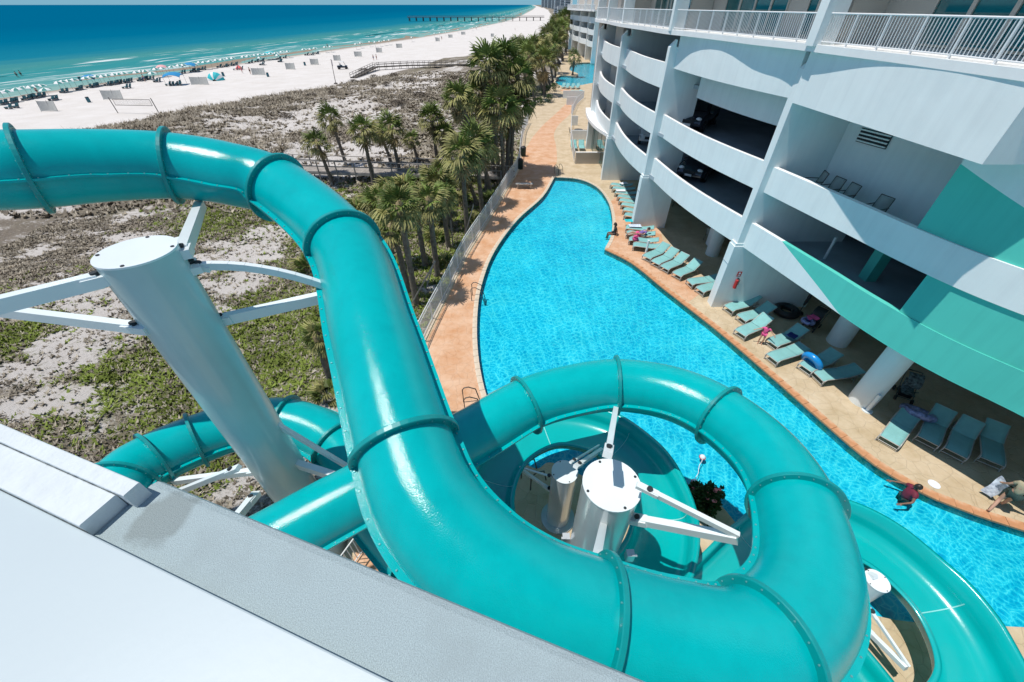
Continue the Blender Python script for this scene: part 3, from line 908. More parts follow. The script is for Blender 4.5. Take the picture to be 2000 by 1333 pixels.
flume_ctl = [Vector(q) for q in ((-2.3, 4.0, 2.95), (-0.6, 3.1, 2.85), (1.3, 3.0, 2.75), (3.0, 3.5, 2.62), (3.95, 4.9, 2.5), (3.9, 6.6, 2.4), (2.9, 7.9, 2.3), (1.3, 8.3, 2.22), (-.2, 7.4, 2.12), (-.75, 5.7, 2.0),
             (-.1, 4.0, 1.9), (1.4, 3.0, 1.8), (3.3, 2.85, 1.75), (5.0, 3.5, 1.7), (6.6, 4.55, 1.65), (8.2, 5.35, 1.6), (9.9, 4.9, 1.52), (10.75, 3.35, 1.42), (10.3, 1.7, 1.32), (8.8, 0.85, 1.2), (7.2, 0.95, 1.05), (6.0, 2.1, 0.92), (6.2, 3.7, 0.8), (7.2, 4.15, 0.66), (7.75, 3.2, 0.54), (8.25, 2.1, 0.44), (8.7, 0.8, 0.36))]
fl_pts = cat2(flume_ctl, 12)
FW = 0.74


def flume_profile(c, s_, u_, hl, hr):
    """trough section: rounded floor, upright walls (the outer one of a bend taller), rolled lips"""
    def sp(a, f=1.0):
        x, z = math.cos(a), math.sin(a)
        return s_ * (-math.copysign(abs(x) ** 0.7, x) * FW * f) + u_ * (math.copysign(abs(z) ** 0.8, z) * FW * 0.56 * f)
    outer = [sp(PI + PI * k / 14) for k in range(15)]
    inner = [sp(PI + PI * k / 14, 0.945) for k in range(15)]
    lip = 0.085; l, r = s_, -s_
    ring = [c + outer[0] + u_ * hl + l * lip, c + outer[0] + u_ * (hl - .04) + l * lip, c + outer[0] + u_ * (hl - .04)]
    ring += [c + p for p in outer[1:-1]]
    ring += [c + outer[-1] + u_ * (hr - .04), c + outer[-1] + u_ * (hr - .04) + r * lip, c + outer[-1] + u_ * hr + r * lip]
    ring += [c + inner[-1] + u_ * hr]
    ring += [c + p for p in inner[::-1][1:-1]]
    ring += [c + inner[0] + u_ * hl]
    return ring


fl_t = [(fl_pts[min(i + 1, len(fl_pts) - 1)] - fl_pts[max(i - 1, 0)]).normalized() for i in range(len(fl_pts))]
STEPF = 17
fl_k = []
for i in range(len(fl_pts)):
    a_, b_ = fl_t[max(i - 3, 0)], fl_t[min(i + 3, len(fl_pts) - 1)]
    fl_k.append(max(-1.0, min(1.0, (a_.x * b_.y - a_.y * b_.x) * 2.6)))
for a in range(0, len(fl_pts) - 1, STEPF):
    e2 = min(a + STEPF, len(fl_pts) - 1)
    rings = []
    for i in range(a, e2 + 1):
        s_, u_ = frame(fl_t[i])
        rings.append(flume_profile(fl_pts[i], s_, u_, 0.16 + 0.30 * max(0, -fl_k[i]), 0.16 + 0.30 * max(0, fl_k[i])))
    m = MB(); m.loft(rings, 0, True)
    fs_ = m.build('flume_section', M_FLUME, slide)
    if e2 < len(fl_pts) - 1:
        i = e2; s_, u_ = frame(fl_t[i]); c = fl_pts[i]
        m = MB()
        prev = None
        for k in range(15):
            an = PI + PI * k / 14
            p = s_ * (-math.copysign(abs(math.cos(an)) ** 0.7, math.cos(an)) * FW * .93) + u_ * (math.copysign(abs(math.sin(an)) ** 0.8, math.sin(an)) * FW * 0.56 * .93)
            m.v.append(tuple(c + p - fl_t[i] * 0.012)); m.v.append(tuple(c + p + fl_t[i] * 0.012))
        for k in range(14):
            m.f.append((2 * k, 2 * k + 1, 2 * k + 3, 2 * k + 2)); m.m.append(0); m.s.append(True)
        m.build('flume_joint', M_CAULK, fs_)


# ------------------------------------------------------------------ slide columns with their arms
def column(name, label, top, z0, r, mt, bolts=8, rot=0.3):
    t = thing(name, label, 'column', (top.x, top.y, z0))
    h = top.z - z0
    m = MB()
    m.cyl((0, 0, 0), (0, 0, h - 0.03), r, r, 40, 0)
    m.cyl((0, 0, 0), (0, 0, 0.05), r * 1.5, r * 1.5, 32, 0)
    m.build('shaft', mt, t)
    m = MB(); m.cyl((0, 0, h - 0.03), (0, 0, h), r * 1.02, r * 1.02, 40, 0)
    cp = m.build('cap', M_WHITEMETAL, t)
    for k in range(4):
        a = rot + k * PI / 2
        m = MB(); m.cyl((r * .92 * math.cos(a), r * .92 * math.sin(a), h - 0.001), (r * .92 * math.cos(a), r * .92 * math.sin(a), h + 0.012), r * 0.05, r * 0.05, 10)
        m.build('cap_bolt', M_DARK, cp)
    return t


def arm(col, a, b, w=0.14, h=0.2, mt=None, curve=0.0, pin=True):
    """box beam from the shaft (a) to the slide (b), with lug plates and a pin at the column end"""
    o = col.location
    a = Vector(a) - o; b = Vector(b) - o
    m = MB()
    if curve:
        N = 8; prev = a
        for k in range(1, N + 1):
            t = k / N; p = a.lerp(b, t) + Vector((0, 0, curve * 4 * t * (1 - t)))
            m.beam(prev, p, w, h); prev = p
    else:
        m.beam(a, b, w, h)
    ar = m.build('arm', mt or M_WHITEMETAL, col)
    d = (b - a).normalized()
    m = MB()
    sd_ = Vector((0, 0, 1)).cross(d); sd_.normalize(); up_ = d.cross(sd_)
    m.beam(a - d * 0.22, a + d * 0.2, w * 1.45, h * 0.75, 0)
    m.build('lug', mt or M_WHITEMETAL, ar)
    m = MB(); m.cyl(a + up_ * (h * .5 - 0.02) + d * .02, a + up_ * (h * .5 + 0.03) + d * .02, 0.055, 0.055, 12)
    m.build('pin', M_DARK, ar)
    return ar


big = column('slide_column', 'tall thick white column inside the arch of the tube slide at left', P(265, 490, 10.05), -1.2, 0.545, M_SHAFT)
mid = column('slide_column', 'silver column with round white cap in the middle of the tube slide coil', P(1195, 945, 5.55), 0.0, 0.58, M_STEEL)
small = column('slide_column', 'short slim silver column behind the big capped column inside the open flume ring', P(1103, 921, 2.75), 0.0, 0.37, M_STEEL)
rcol = column('slide_column', 'short white column standing inside the lower right loop of the open flume', P(1714, 1134, 2.2), 0.0, 0.26, M_WHITEMETAL)


def on_shaft(col_top_px, px, py, top):
    """point on a column's near face seen at px,py"""
    r = ray(px, py)
    # depth such that horizontal distance equals the column axis distance projected on the sight line
    t = (top.x * r.x + top.y * r.y) / (r.x * r.x + r.y * r.y)
    return Vector((r.x * t, r.y * t, CAM_H + r.z * t))


bt = P(265, 490, 10.05)
def A(px, py): return on_shaft(None, px, py, bt)
arm(big, A(198, 546), P(-140, 630, 9.7), 0.16, 0.22)
arm(big, A(268, 640), P(-60, 600, 9.0), 0.13, 0.18)
arm(big, A(358, 492), P(392, 400, 9.35), 0.17, 0.2)
arm(big, A(378, 520), P(352, 470, 9.6), 0.12, 0.16)
arm(big, A(385, 520), P(640, 560, 8.9), 0.10, 0.13, curve=0.16)
arm(big, A(432, 625), P(640, 578, 8.6), 0.15, 0.2)
arm(big, A(503, 806), P(690, 918, 4.0), 0.09, 0.12)
arm(big, A(556, 898), P(700, 945, 4.35), 0.15, 0.22)
arm(big, A(500, 920), P(340, 940, 3.6), 0.12, 0.16)
arm(big, A(455, 918), P(350, 960, 3.7), 0.1, 0.14)
arm(big, A(492, 975), P(430, 1050, 4.2), 0.14, 0.2)

mt_ = P(1195, 945, 5.55)
def B(px, py): return on_shaft(None, px, py, mt_)
seam = lambda px, py, z: P(px, py, z)
arm(mid, B(1265, 957), P(1442, 1046, 5.7), 0.09, 0.12, M_WHITEMETAL)
arm(mid, B(1245, 1015), P(1440, 1052, 5.6), 0.14, 0.2, M_WHITEMETAL)
arm(mid, B(1188, 880), P(1202, 800, 5.15), 0.12, 0.16)
arm(mid, B(1181, 1010), P(1160, 1108, 6.6), 0.14, 0.2)
for sx, px, py in ((-1, 1112, 1052), (1, 1222, 1085)):
    p = B(px, py)
    m = MB(); q = p - mid.location
    m.beam(q, q + Vector((0.18 * sx, 0.0, 0)), 0.16, 0.3); m.beam(q + Vector((0.1 * sx, -0.06, 0.15)), q + Vector((0.22 * sx, -0.06, 0.15)), .05, .05)
    m.build('bracket', M_STEEL, mid)
st_ = P(1103, 921, 2.75)
def C_(px, py): return on_shaft(None, px, py, st_)
arm(small, C_(1130, 908), P(1175, 878, 2.3), 0.1, 0.12)
arm(small, C_(1120, 900), P(1170, 870, 2.15), 0.05, 0.07)
arm(small, C_(1072, 955), P(1020, 918, 2.1), 0.08, 0.1)
arm(small, C_(1074, 930), P(1015, 912, 2.2), 0.04, 0.05)
rt_ = P(1714, 1134, 2.2)
def D_(px, py): return on_shaft(None, px, py, rt_)
arm(rcol, D_(1692, 1118), P(1665, 1105, 1.9), 0.1, 0.12)
arm(rcol, D_(1700, 1192), P(1775, 1302, 1.0), 0.06, 0.08)
arm(rcol, D_(1688, 1225), P(1770, 1306, 0.95), 0.11, 0.13)

# ------------------------------------------------------------------ the tower parapet the photograph is taken over
tower = thing('tower_parapet', 'white tower parapet with grey textured ledge in the near corner', 'parapet', (0, 0, 0))
M_COAT = mat('smooth_white_coping', (0.46, 0.535, 0.56), 0.45, 0.015, 2.0, bump=0.02)
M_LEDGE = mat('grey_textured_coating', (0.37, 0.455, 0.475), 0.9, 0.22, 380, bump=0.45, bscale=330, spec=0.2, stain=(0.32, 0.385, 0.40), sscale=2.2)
M_ROUGHW = mat('rough_white_paint', (0.60, 0.65, 0.665), 0.85, 0.05, 8, bump=0.35, bscale=30, spec=0.2)
e0 = P(320, 937, 11.9); e1 = P(1280, 1333, 11.9)
ld = (e1 - e0).normalized(); ln = Vector((-ld.y, ld.x, 0))
# a darker patch on the ledge, irregular in outline
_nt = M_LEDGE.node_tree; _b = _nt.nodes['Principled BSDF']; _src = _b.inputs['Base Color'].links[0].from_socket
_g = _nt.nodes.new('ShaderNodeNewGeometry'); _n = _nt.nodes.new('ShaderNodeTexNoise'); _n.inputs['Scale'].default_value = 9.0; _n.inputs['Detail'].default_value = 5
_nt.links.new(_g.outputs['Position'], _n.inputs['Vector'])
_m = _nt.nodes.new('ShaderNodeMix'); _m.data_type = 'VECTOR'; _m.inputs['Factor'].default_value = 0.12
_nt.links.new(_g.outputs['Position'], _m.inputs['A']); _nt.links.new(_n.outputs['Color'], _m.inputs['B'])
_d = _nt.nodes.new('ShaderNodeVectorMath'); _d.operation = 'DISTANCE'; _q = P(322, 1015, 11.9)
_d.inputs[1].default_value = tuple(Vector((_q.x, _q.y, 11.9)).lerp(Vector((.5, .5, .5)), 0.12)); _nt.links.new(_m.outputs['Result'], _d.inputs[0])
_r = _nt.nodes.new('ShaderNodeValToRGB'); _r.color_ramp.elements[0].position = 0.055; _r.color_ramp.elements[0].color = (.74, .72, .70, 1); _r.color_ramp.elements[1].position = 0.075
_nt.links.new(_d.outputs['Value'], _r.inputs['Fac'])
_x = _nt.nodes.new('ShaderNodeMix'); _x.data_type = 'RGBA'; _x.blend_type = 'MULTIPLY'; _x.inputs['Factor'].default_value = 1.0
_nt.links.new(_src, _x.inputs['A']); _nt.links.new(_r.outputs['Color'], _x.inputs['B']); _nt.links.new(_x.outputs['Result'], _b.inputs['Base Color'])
# grey ledge
def lbox(name, a, b_, n0, n1, z0, z1, mt, bev=0.02, parent=tower):
    """bar along the parapet from a to b_ metres, n0..n1 across, edges eased"""
    m = MB(); prof = []
    q = bev
    pr = [(n0, z0), (n0, z1 - q), (n0 + q * .3, z1 - q * .3), (n0 + q, z1), (n1 - q, z1), (n1 - q * .3, z1 - q * .3), (n1, z1 - q), (n1, z0)]
    rings = []
    base = e0.copy(); base.z = 0
    N = 2
    for i in range(N):
        t = a + (b_ - a) * i / (N - 1)
        rings.append([base + ld * t + ln * n + Vector((0, 0, z)) for n, z in pr])
    m.loft(rings, 0, False)
    m.add(rings[0], [tuple(range(8))]); m.add(rings[-1], [tuple(range(7, -1, -1))])
    return m.build(name, mt, parent)


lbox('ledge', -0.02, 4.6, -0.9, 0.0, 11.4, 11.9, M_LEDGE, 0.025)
p_ = P(180, 1045, 11.93); e_w = (p_ - e0).dot(ln)
p_2 = P(760, 1333, 12.12)
lbox('coping', -2.2, 4.6, -1.1, (p_ - e0).dot(ln), 11.5, 11.93, M_COAT, 0.004)
q0 = P(276, 945, 11.955); q1 = P(165, 1040, 11.955)
tt = (q0 - e0).dot(ld); nn_ = (q0 - e0).dot(ln)
lbox('upstand', -2.2, tt - 0.035, (p_ - e0).dot(ln) + 0.002, nn_ - 0.047, 11.4, 11.955, M_ROUGHW, 0.004)
lbox('upstand_strip', -2.2, tt, nn_ - 0.045, nn_, 11.4, 11.965, M_ROUGHW, 0.004)
lbox('tower_wall', 0.02, 4.4, -0.88, -0.06, 0.0, 11.4, M_STUCCO, 0.01)
lbox('floor_slab', -1.5, 4.4, -3.5, -0.9, 10.9, 11.1, M_CONC, 0.01)
# ------------------------------------------------------------------ the resort building
bld = thing('resort_building', 'white curved resort building with open garage levels and mint painted wall beside the pool', 'building', (0, 0, 0))
FINS = [Vector((11.28, 18.9)), Vector((9.24, 29.3)), Vector((8.75, 40.1)), Vector((8.8, 51.0))]
FT = 0.45
SE = [(p.x, p.y) for p in cat2([(11.48, 10.5, 0), (11.42, 12.7, 0), (11.28, 15.0, 0), (11.02, 17.3, 0), (10.8, 19.2, 0), (10.35, 21.3, 0), (10.0, 24, 0), (9.55, 26.9, 0), (9.0, 29.5, 0), (8.8, 34, 0), (8.4, 40, 0), (8.55, 46, 0), (8.4, 51, 0), (9.2, 54.5, 0), (13, 58, 0)], 5)]
SE = [(18.0, -3), (17.2, 1), (15.9, 4.8), (14.4, 7.9), (13.2, 9.5), (11.75, 10.18), (11.5, 10.28)] + SE
RC = [(p.x, p.y) for p in cat2([(18.6, -4, 0), (17.8, 1, 0), (16.6, 4.8, 0), (15.1, 7.6, 0), (14.1, 9.2, 0), (13.5, 10.5, 0), (13.0, 12.2, 0), (12.6, 14.1, 0), (12.05, 16.5, 0), (11.6, 18.46, 0)], 12)]


def rc_part(y0, y1):
    return [p for p in RC if y0 - 0.02 <= p[1] <= y1 + 0.02]


def bpart(name, mb, mats, parent=None): return mb.build(name, mats, parent or bld)


FDEPTH = [5.2, 2.35, 5.0, 3.0]
for F, dep in zip(FINS, FDEPTH):
    m = MB()
    z_top = 11.1
    m.box((F.x + dep / 2, F.y - FT / 2, (3.85 + z_top) / 2), (dep, FT, z_top - 3.85))
    m.box((F.x + dep / 2 + 0.35, F.y - FT / 2, (z_top + 11.678) / 2), (dep - 0.7, FT - 0.02, 11.678 - z_top))
    m.add([(F.x, F.y - FT, z_top + .002), (F.x + .35, F.y - FT, z_top + .002), (F.x + .35, F.y - FT, z_top + .35), (F.x, F.y, z_top + .002), (F.x + .35, F.y, z_top + .002), (F.x + .35, F.y, z_top + .35)], [(0, 1, 2), (5, 4, 3), (0, 2, 5, 3)])
    fin = bpart('fin_wall', m, M_STUCCO)
    m = MB(); m.box((F.x + dep / 2 - 0.05, F.y - FT / 2, 1.85), (dep + 0.1, FT + 0.12, 3.7)); m.box((F.x + dep / 2 - 0.03, F.y - FT / 2, 3.775), (dep + 0.06, FT + 0.06, 0.149))
    m.box((F.x - 0.105, F.y - FT / 2, 2.72), (0.02, FT + 0.125, 0.03), mi=1)
    m.build('fin_base', [M_STUCCO, M_CONC], fin)

# floors
inner = [(24.0, 58.0), (24.0, -3.0)]
b_floor = [(FINS[0].x + .35, 18.7), (FINS[1].x + .3, 29.1), (FINS[2].x + .25, 40.0), (FINS[3].x + .3, 51.0), (9.6, 54.0), (24, 54), (24, -4), (18.75, -4)] + [(p[0] + 0.08, p[1]) for p in RC[1:-1]]
for z0, z1 in ((3.72, 3.95), (6.42, 6.6), (9.05, 9.25)):
    m = MB()
    if z0 > 8:
        poly = [(FINS[0].x + 1.75, 18.7), (FINS[1].x + 1.9, 29.0), (FINS[1].x + .3, 29.1), (FINS[2].x + .25, 40.0), (FINS[3].x + .3, 51.0), (9.6, 54.0), (24, 54), (24, 18.7)]
    else: poly = b_floor
    m.prism(poly, z0, z1)
    bpart('floor_slab', m, M_CONC)
# balcony slab of the first apartment floor
m = MB(); m.prism([p for p in SE] + [(25, 58), (25, -3)], 11.68, 11.9); bpart('balcony_slab', m, M_STUCCO_CAP)
m = MB(); m.prism([p for p in SE] + [(25, 58), (25, -3)], 14.75, 15.0); bpart('balcony_slab', m, M_STUCCO)

LEV = ((3.72, 5.0), (6.42, 7.62), (9.02, 10.32))
for i in range(3):
    a_, b2 = FINS[i], FINS[i + 1]
    far_ = Vector((b2.x + 0.45, b2.y - FT)); near = Vector((a_.x + 0.03, a_.y + 0.0))
    pts = []
    for k in range(11):
        t = k / 10
        p = near.lerp(far_, t); p = p + Vector((-0.36 * math.sin(PI * t) * (1 - 0.15 * t), 0))
        pts.append((p.x, p.y))
    for L, (z0, z1) in enumerate(LEV):
        m = MB()
        if i == 0 and L == 2:
            m.ribbon(pts, 0.2, 10.08, 11.678); bpart('spandrel_wall', m, M_STUCCO)
            m = MB(); pin = [(p[0] + 1.35, p[1]) for p in pts[1:-1]]
            m.ribbon(pin, 0.3, 8.72, 10.07); bpart('dropped_beam', m, M_STUCCO)
            continue
        m.ribbon(pts, 0.18, z0, z1, 0, 1)
        bpart('parapet', m, [M_STUCCO, M_STUCCO_CAP])

# right hand bay: curved parapets, painted mint from a slanting line on
zb = lambda y: min(4.92, max(3.68, 4.92 - (16.5 - y) / 3.8 * 1.24))
m = MB(); mm = MB()
seg = RC
for i in range(len(seg) - 1):
    a_, c_ = seg[i], seg[i + 1]
    za, zc = zb(a_[1]), zb(c_[1])
    for k, (mbx, lo, hi) in enumerate(((m, (3.68, 3.68), (za, zc)), (mm, (za, zc), (4.92, 4.92)))):
        if hi[0] - lo[0] < 1e-3 and hi[1] - lo[1] < 1e-3: continue
        q = offset([Vector(a_), Vector(c_)], 0.2)
        vs_ = [(a_[0], a_[1], lo[0]), (c_[0], c_[1], lo[1]), (c_[0], c_[1], hi[1]), (a_[0], a_[1], hi[0]), (q[0].x, q[0].y, lo[0]), (q[1].x, q[1].y, lo[1]), (q[1].x, q[1].y, hi[1]), (q[0].x, q[0].y, hi[0])]
        mbx.add(vs_, [(0, 1, 2, 3)[::-1], (4, 5, 6, 7)] + ([(3, 2, 6, 7)] if hi == (4.92, 4.92) else []) + ([(0, 1, 5, 4)] if k == 0 or lo[0] <= 3.69 else []), 0)
bpart('parapet', m, M_STUCCO)
o = bpart('parapet', mm, M_MINT); o['label'] = 'mint painted parapet with slanting edge'
m = MB(); m.ribbon([(p[0] + 0.045, p[1]) for p in rc_part(-4, 11.25)], 0.16, 4.925, 6.395); bpart('mint_wall', m, M_MINT)
m = MB(); m.ribbon([(p[0] - 0.03, p[1]) for p in RC], 0.22, 6.4, 7.5, 0, 1); bpart('parapet', m, [M_STUCCO, M_STUCCO_CAP])
up = rc_part(-4, 12.2)
m = MB(); mw = MB()
zc_ = lambda y: min(10.05, max(7.52, 9.46 - (12.2 - y) * 0.32))
for i in range(len(up) - 1):
    a_, c_ = up[i], up[i + 1]
    for mbx, lo, hi in ((m, (7.505, 7.505), (zc_(a_[1]), zc_(c_[1]))), (mw, (zc_(a_[1]), zc_(c_[1])), (11.678, 11.678))):
        vs_ = [(a_[0] + .05, a_[1], lo[0]), (c_[0] + .05, c_[1], lo[1]), (c_[0] + .05, c_[1], hi[1]), (a_[0] + .05, a_[1], hi[0])]
        vs_ += [(x + 0.2, y, z) for x, y, z in vs_]
        mbx.add(vs_, [(3, 2, 1, 0), (4, 5, 6, 7)] + ([(1, 2, 6, 5)] if i == len(up) - 2 else []), 0)
bpart('mint_wall', m, M_MINT); bpart('upper_wall', mw, M_STUCCO)
# projecting box under the balcony slab
m = MB(); m.prism([(11.53, 10.28), (24, 10.28), (24, 18.44), (11.2, 18.44)], 10.0, 11.678); bpart('projecting_bay', m, M_STUCCO)
# terrace behind the upper parapet
m = MB(); m.ribbon([(16.1, 11.4), (15.35, 13.4), (13.95, 18.44)], 0.2, 6.6, 10.15); bw = bpart('terrace_wall', m, M_STUCCO)
wd = (Vector((13.95, 18.44)) - Vector((15.35, 13.4))).normalized()
vc = PY(1708, 272, 15.6)
base_v = Vector((15.35, 13.4)) + wd * 3.94
lv = bld
ang = math.atan2(wd.y, wd.x)
m = MB(); m.box((base_v.x - 0.03, base_v.y, 8.97), (1.25, 0.06, 0.5), rot=ang); vent = m.build('vent_louvre', M_DARK, bld)
for k in range(4):
    m = MB(); m.box((base_v.x - 0.075, base_v.y - 0.01, 8.78 + 0.13 * k), (1.25, 0.07, 0.045), rot=ang); m.build('slat', M_STUCCO, vent)
m = MB(); m.ribbon([(14.12, 18.3), (14.9, 15.4)], 0.03, 6.6, 10.14)
# garage posts, bollard, back walls
for x, y, z0, z1, mt in ((15.3, 14.9, 3.95, 6.42, M_MINT), (14.2, 21.3, 3.95, 6.42, M_STUCCO), (15.0, 20.4, 6.6, 9.05, M_STUCCO), (14, 26, 0, 3.72, M_STUCCO), (16.6, 24.5, 3.95, 6.4, M_STUCCO), (15, 34.5, 3.95, 6.4, M_STUCCO), (15, 34.5, 6.6, 9.0, M_STUCCO)):
    m = MB(); m.box((x, y, (z0 + z1) / 2), (0.45, 0.45, z1 - z0)); bpart('garage_post', m, mt)
m = MB(); m.box((24.0, 26, 5.8), (0.2, 62, 11.5)); m.box((16.7, 53.9, 5.8), (14.6, 0.2, 11.59)); bpart('back_wall', m, M_CONC_D)
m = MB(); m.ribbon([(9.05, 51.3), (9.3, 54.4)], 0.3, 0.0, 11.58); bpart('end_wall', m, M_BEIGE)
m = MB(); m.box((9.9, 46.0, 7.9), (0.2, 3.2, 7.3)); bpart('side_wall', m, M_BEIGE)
cn = [(p.x, p.y) for p in cat2([(8.75, 40.2, 0), (8.2, 43, 0), (8.0, 46, 0), (8.15, 49.5, 0), (8.5, 52.5, 0)], 4)]
m = MB(); m.prism(cn[::-1] + [(9.6, 40.2), (9.6, 52.5)][::1], 3.66, 3.93); 
bpart('canopy', m, M_STUCCO_CAP)
m = MB()
for k in range(5):
    y0 = 41 + k * 2.1
    m.box((9.3, y0 + 1, 1.85), (0.06, 1.9, 3.5)); 
bpart('window', m, M_GLASS)
# round columns of the undercroft
for px_, py_ in ((1634, 668), (1682, 783)):
    q = P(px_, py_)
    m = MB(); m.cyl((q.x, q.y, 0.0), (q.x, q.y, 3.72), 0.47, 0.47, 40, 0); bpart('round_column', m, M_STUCCO)
for x, y in ((17.5, 21.5), (13.6, 24.6)):
    m = MB(); m.cyl((x, y, 0), (x, y, 3.72), 0.42, 0.42, 24); bpart('round_column', m, M_STUCCO)

# apartment floor: posts on the slab edge, glazing set back behind the balcony
GL = offset([Vector(p) for p in SE], 2.1)
gp = walk([(p.x, p.y) for p in GL if 1.5 < p.y < 52], 0.62)
k = 0
seq = [1, 1, 0, 1, 0, 1, 1, 1, 1, 2, 0, 0]
i = 0
glass_wall = MB()
while i < len(gp) - 3:
    kind = seq[k % len(seq)]; k += 1
    n = 2 if kind != 2 else 1
    p0, d0 = gp[i]; p1 = gp[min(i + n, len(gp) - 1)][0]
    i += n
    a = Vector((p0.x, p0.y)); c2_ = Vector((p1.x, p1.y))
    if any(y0 < (a.y + c2_.y) / 2 < y1 for y0, y1 in ((2, 16.9), (17.5, 17.95), (18.3, 22.0), (23.6, 28.4), (30.5, 38), (41, 45))):
        rot = math.atan2(c2_.y - a.y, c2_.x - a.x); mid_ = (a + c2_) / 2; L = (c2_ - a).length
        m = MB()
        for sx in (-1, 1):
            off = Vector((math.cos(rot), math.sin(rot))) * (L / 2 - 0.035) * sx
            m.box((mid_.x + off.x, mid_.y + off.y, 13.1), (0.07, 0.1, 2.5), rot)
        m.box((mid_.x, mid_.y, 14.31), (L, 0.09, 0.08), rot); m.box((mid_.x, mid_.y, 11.9), (L, 0.09, 0.1), rot)
        w_ = m.build('window', M_BEIGE, bld)
        m = MB(); m.box((mid_.x + 0.01, mid_.y, 13.1), (L - 0.14, 0.03, 2.36), rot); m.build('pane', M_GLASS, w_)
    else:
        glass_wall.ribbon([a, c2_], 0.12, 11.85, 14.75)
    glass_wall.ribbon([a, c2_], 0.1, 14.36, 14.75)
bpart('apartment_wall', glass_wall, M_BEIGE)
for px_, w_, y_ in ((11.05, 0.5, 18.1), (9.25, 0.4, 29.0), (8.75, 0.4, 39.6), (8.75, 0.4, 46), (8.7, 0.4, 51.2), (16.2, 0.5, 5.2)):
    m = MB(); m.box((px_ + 0.15, y_, 13.3), (0.75, w_, 2.9)); bpart('balcony_post', m, M_STUCCO)
for y_ in (18.1, 29.0, 39.6):
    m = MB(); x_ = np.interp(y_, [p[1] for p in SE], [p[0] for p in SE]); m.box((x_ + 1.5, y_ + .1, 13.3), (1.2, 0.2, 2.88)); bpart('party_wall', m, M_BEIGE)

rl = [(p.x, p.y) for p in offset([Vector(p) for p in SE], 0.12)]
rl3 = [p for p in rl if 0.5 < p[1] < 56]
rail = MB()
rail.tube([(x, y, 12.77) for x, y in rl3], 0.03, 6); rail.tube([(x, y, 11.99) for x, y in rl3], 0.022, 6)
rail_o = bpart('balcony_railing', rail, M_RAIL)
mb_ = MB(); mb_.box((0, 0, 0), (0.018, 0.018, 0.77)); bal_me = mb_.mesh('baluster', M_RAIL)
mb_ = MB(); mb_.box((0, 0, 0), (0.05, 0.05, 0.88)); post_me = mb_.mesh('rail_post', M_RAIL)
rest = MB(); nb = 0
for j, (p, d) in enumerate(walk(rl3, 0.115)):
    if j % 11 == 0:
        o = link('rail_post', post_me, rail_o); o.location = (p.x, p.y, 12.34)
        continue
    if nb < 296 and p.y < 33:
        o = link('baluster', bal_me, rail_o); o.location = (p.x, p.y, 12.38); nb += 1
    else: rest.box((p.x, p.y, 12.38), (0.018, 0.018, 0.77))
ro = rest.build('baluster_row', M_RAIL, rail_o); ro['kind'] = 'stuff'
# storeys above the picture
m = MB(); m.prism([(p.x, p.y) for p in GL] + [(25, 58), (25, -3)], 15.0, 27.0); bpart('upper_storeys', m, M_STUCCO)

# far wing of the resort, beyond the second pool
wing = thing('resort_wing', 'far white wing of the resort with stacked garage openings beyond the second pool', 'building', (0, 0, 0))
WF = [Vector((22.6, 140)), Vector((22.4, 151)), Vector((21.6, 163)), Vector((21.0, 176)), Vector((21.3, 188))]
for F in WF:
    m = MB(); m.box((F.x + 3, F.y - .4, 5.8), (6, 0.8, 11.6)); m.build('fin_wall', M_STUCCO, wing)
for i in range(4):
    a_, b2 = WF[i], WF[i + 1]
    for z0, z1 in LEV:
        m = MB(); pts = [(a_.lerp(b2, t / 6).x - 0.7 * math.sin(PI * t / 6) + .3, a_.lerp(b2, t / 6).y - (0.8 if t == 6 else 0)) for t in range(7)]
        m.ribbon(pts, 0.2, z0, z1); m.build('parapet', M_STUCCO, wing)
    for z0 in (3.75, 6.4, 9.0):
        m = MB(); m.prism([(a_.x + .6, a_.y), (30, a_.y), (30, b2.y - .8), (b2.x + .6, b2.y - .8)], z0, z0 + .2); m.build('floor_slab', M_CONC, wing)
m = MB(); m.prism([(21.6, 136), (21, 151), (20.2, 163), (19.6, 176), (20, 189), (34, 189), (34, 136)][::-1], 11.6, 11.9); m.build('balcony_slab', M_STUCCO_CAP, wing)
m = MB(); m.box((30.5, 163, 6), (1, 52, 12)); m.box((28, 164, 18), (9, 50, 12)); m.box((26, 188.6, 5.8), (9, 0.6, 11.5)); m.build('wall', M_BEIGE, wing)
m = MB(); m.tube([(21.7, 136, 13.0), (21.1, 151, 13.0), (20.3, 163, 13.0), (19.7, 176, 13.0), (20.1, 189, 13)], 0.06)
for p, d in walk([(21.7, 136), (21.1, 151), (20.3, 163), (19.7, 176), (20.1, 189)], 0.5): m.box((p.x, p.y, 12.4), (0.06, 0.06, 1.1))
m.build('balcony_railing', M_RAIL, wing)
for y in (140, 151, 163, 176):
    m = MB(); m.box((np.interp(y, [140, 151, 163, 176], [21.6, 21.3, 20.6, 20]), y, 14), (0.6, 0.6, 4.2)); m.build('balcony_post', M_STUCCO, wing)
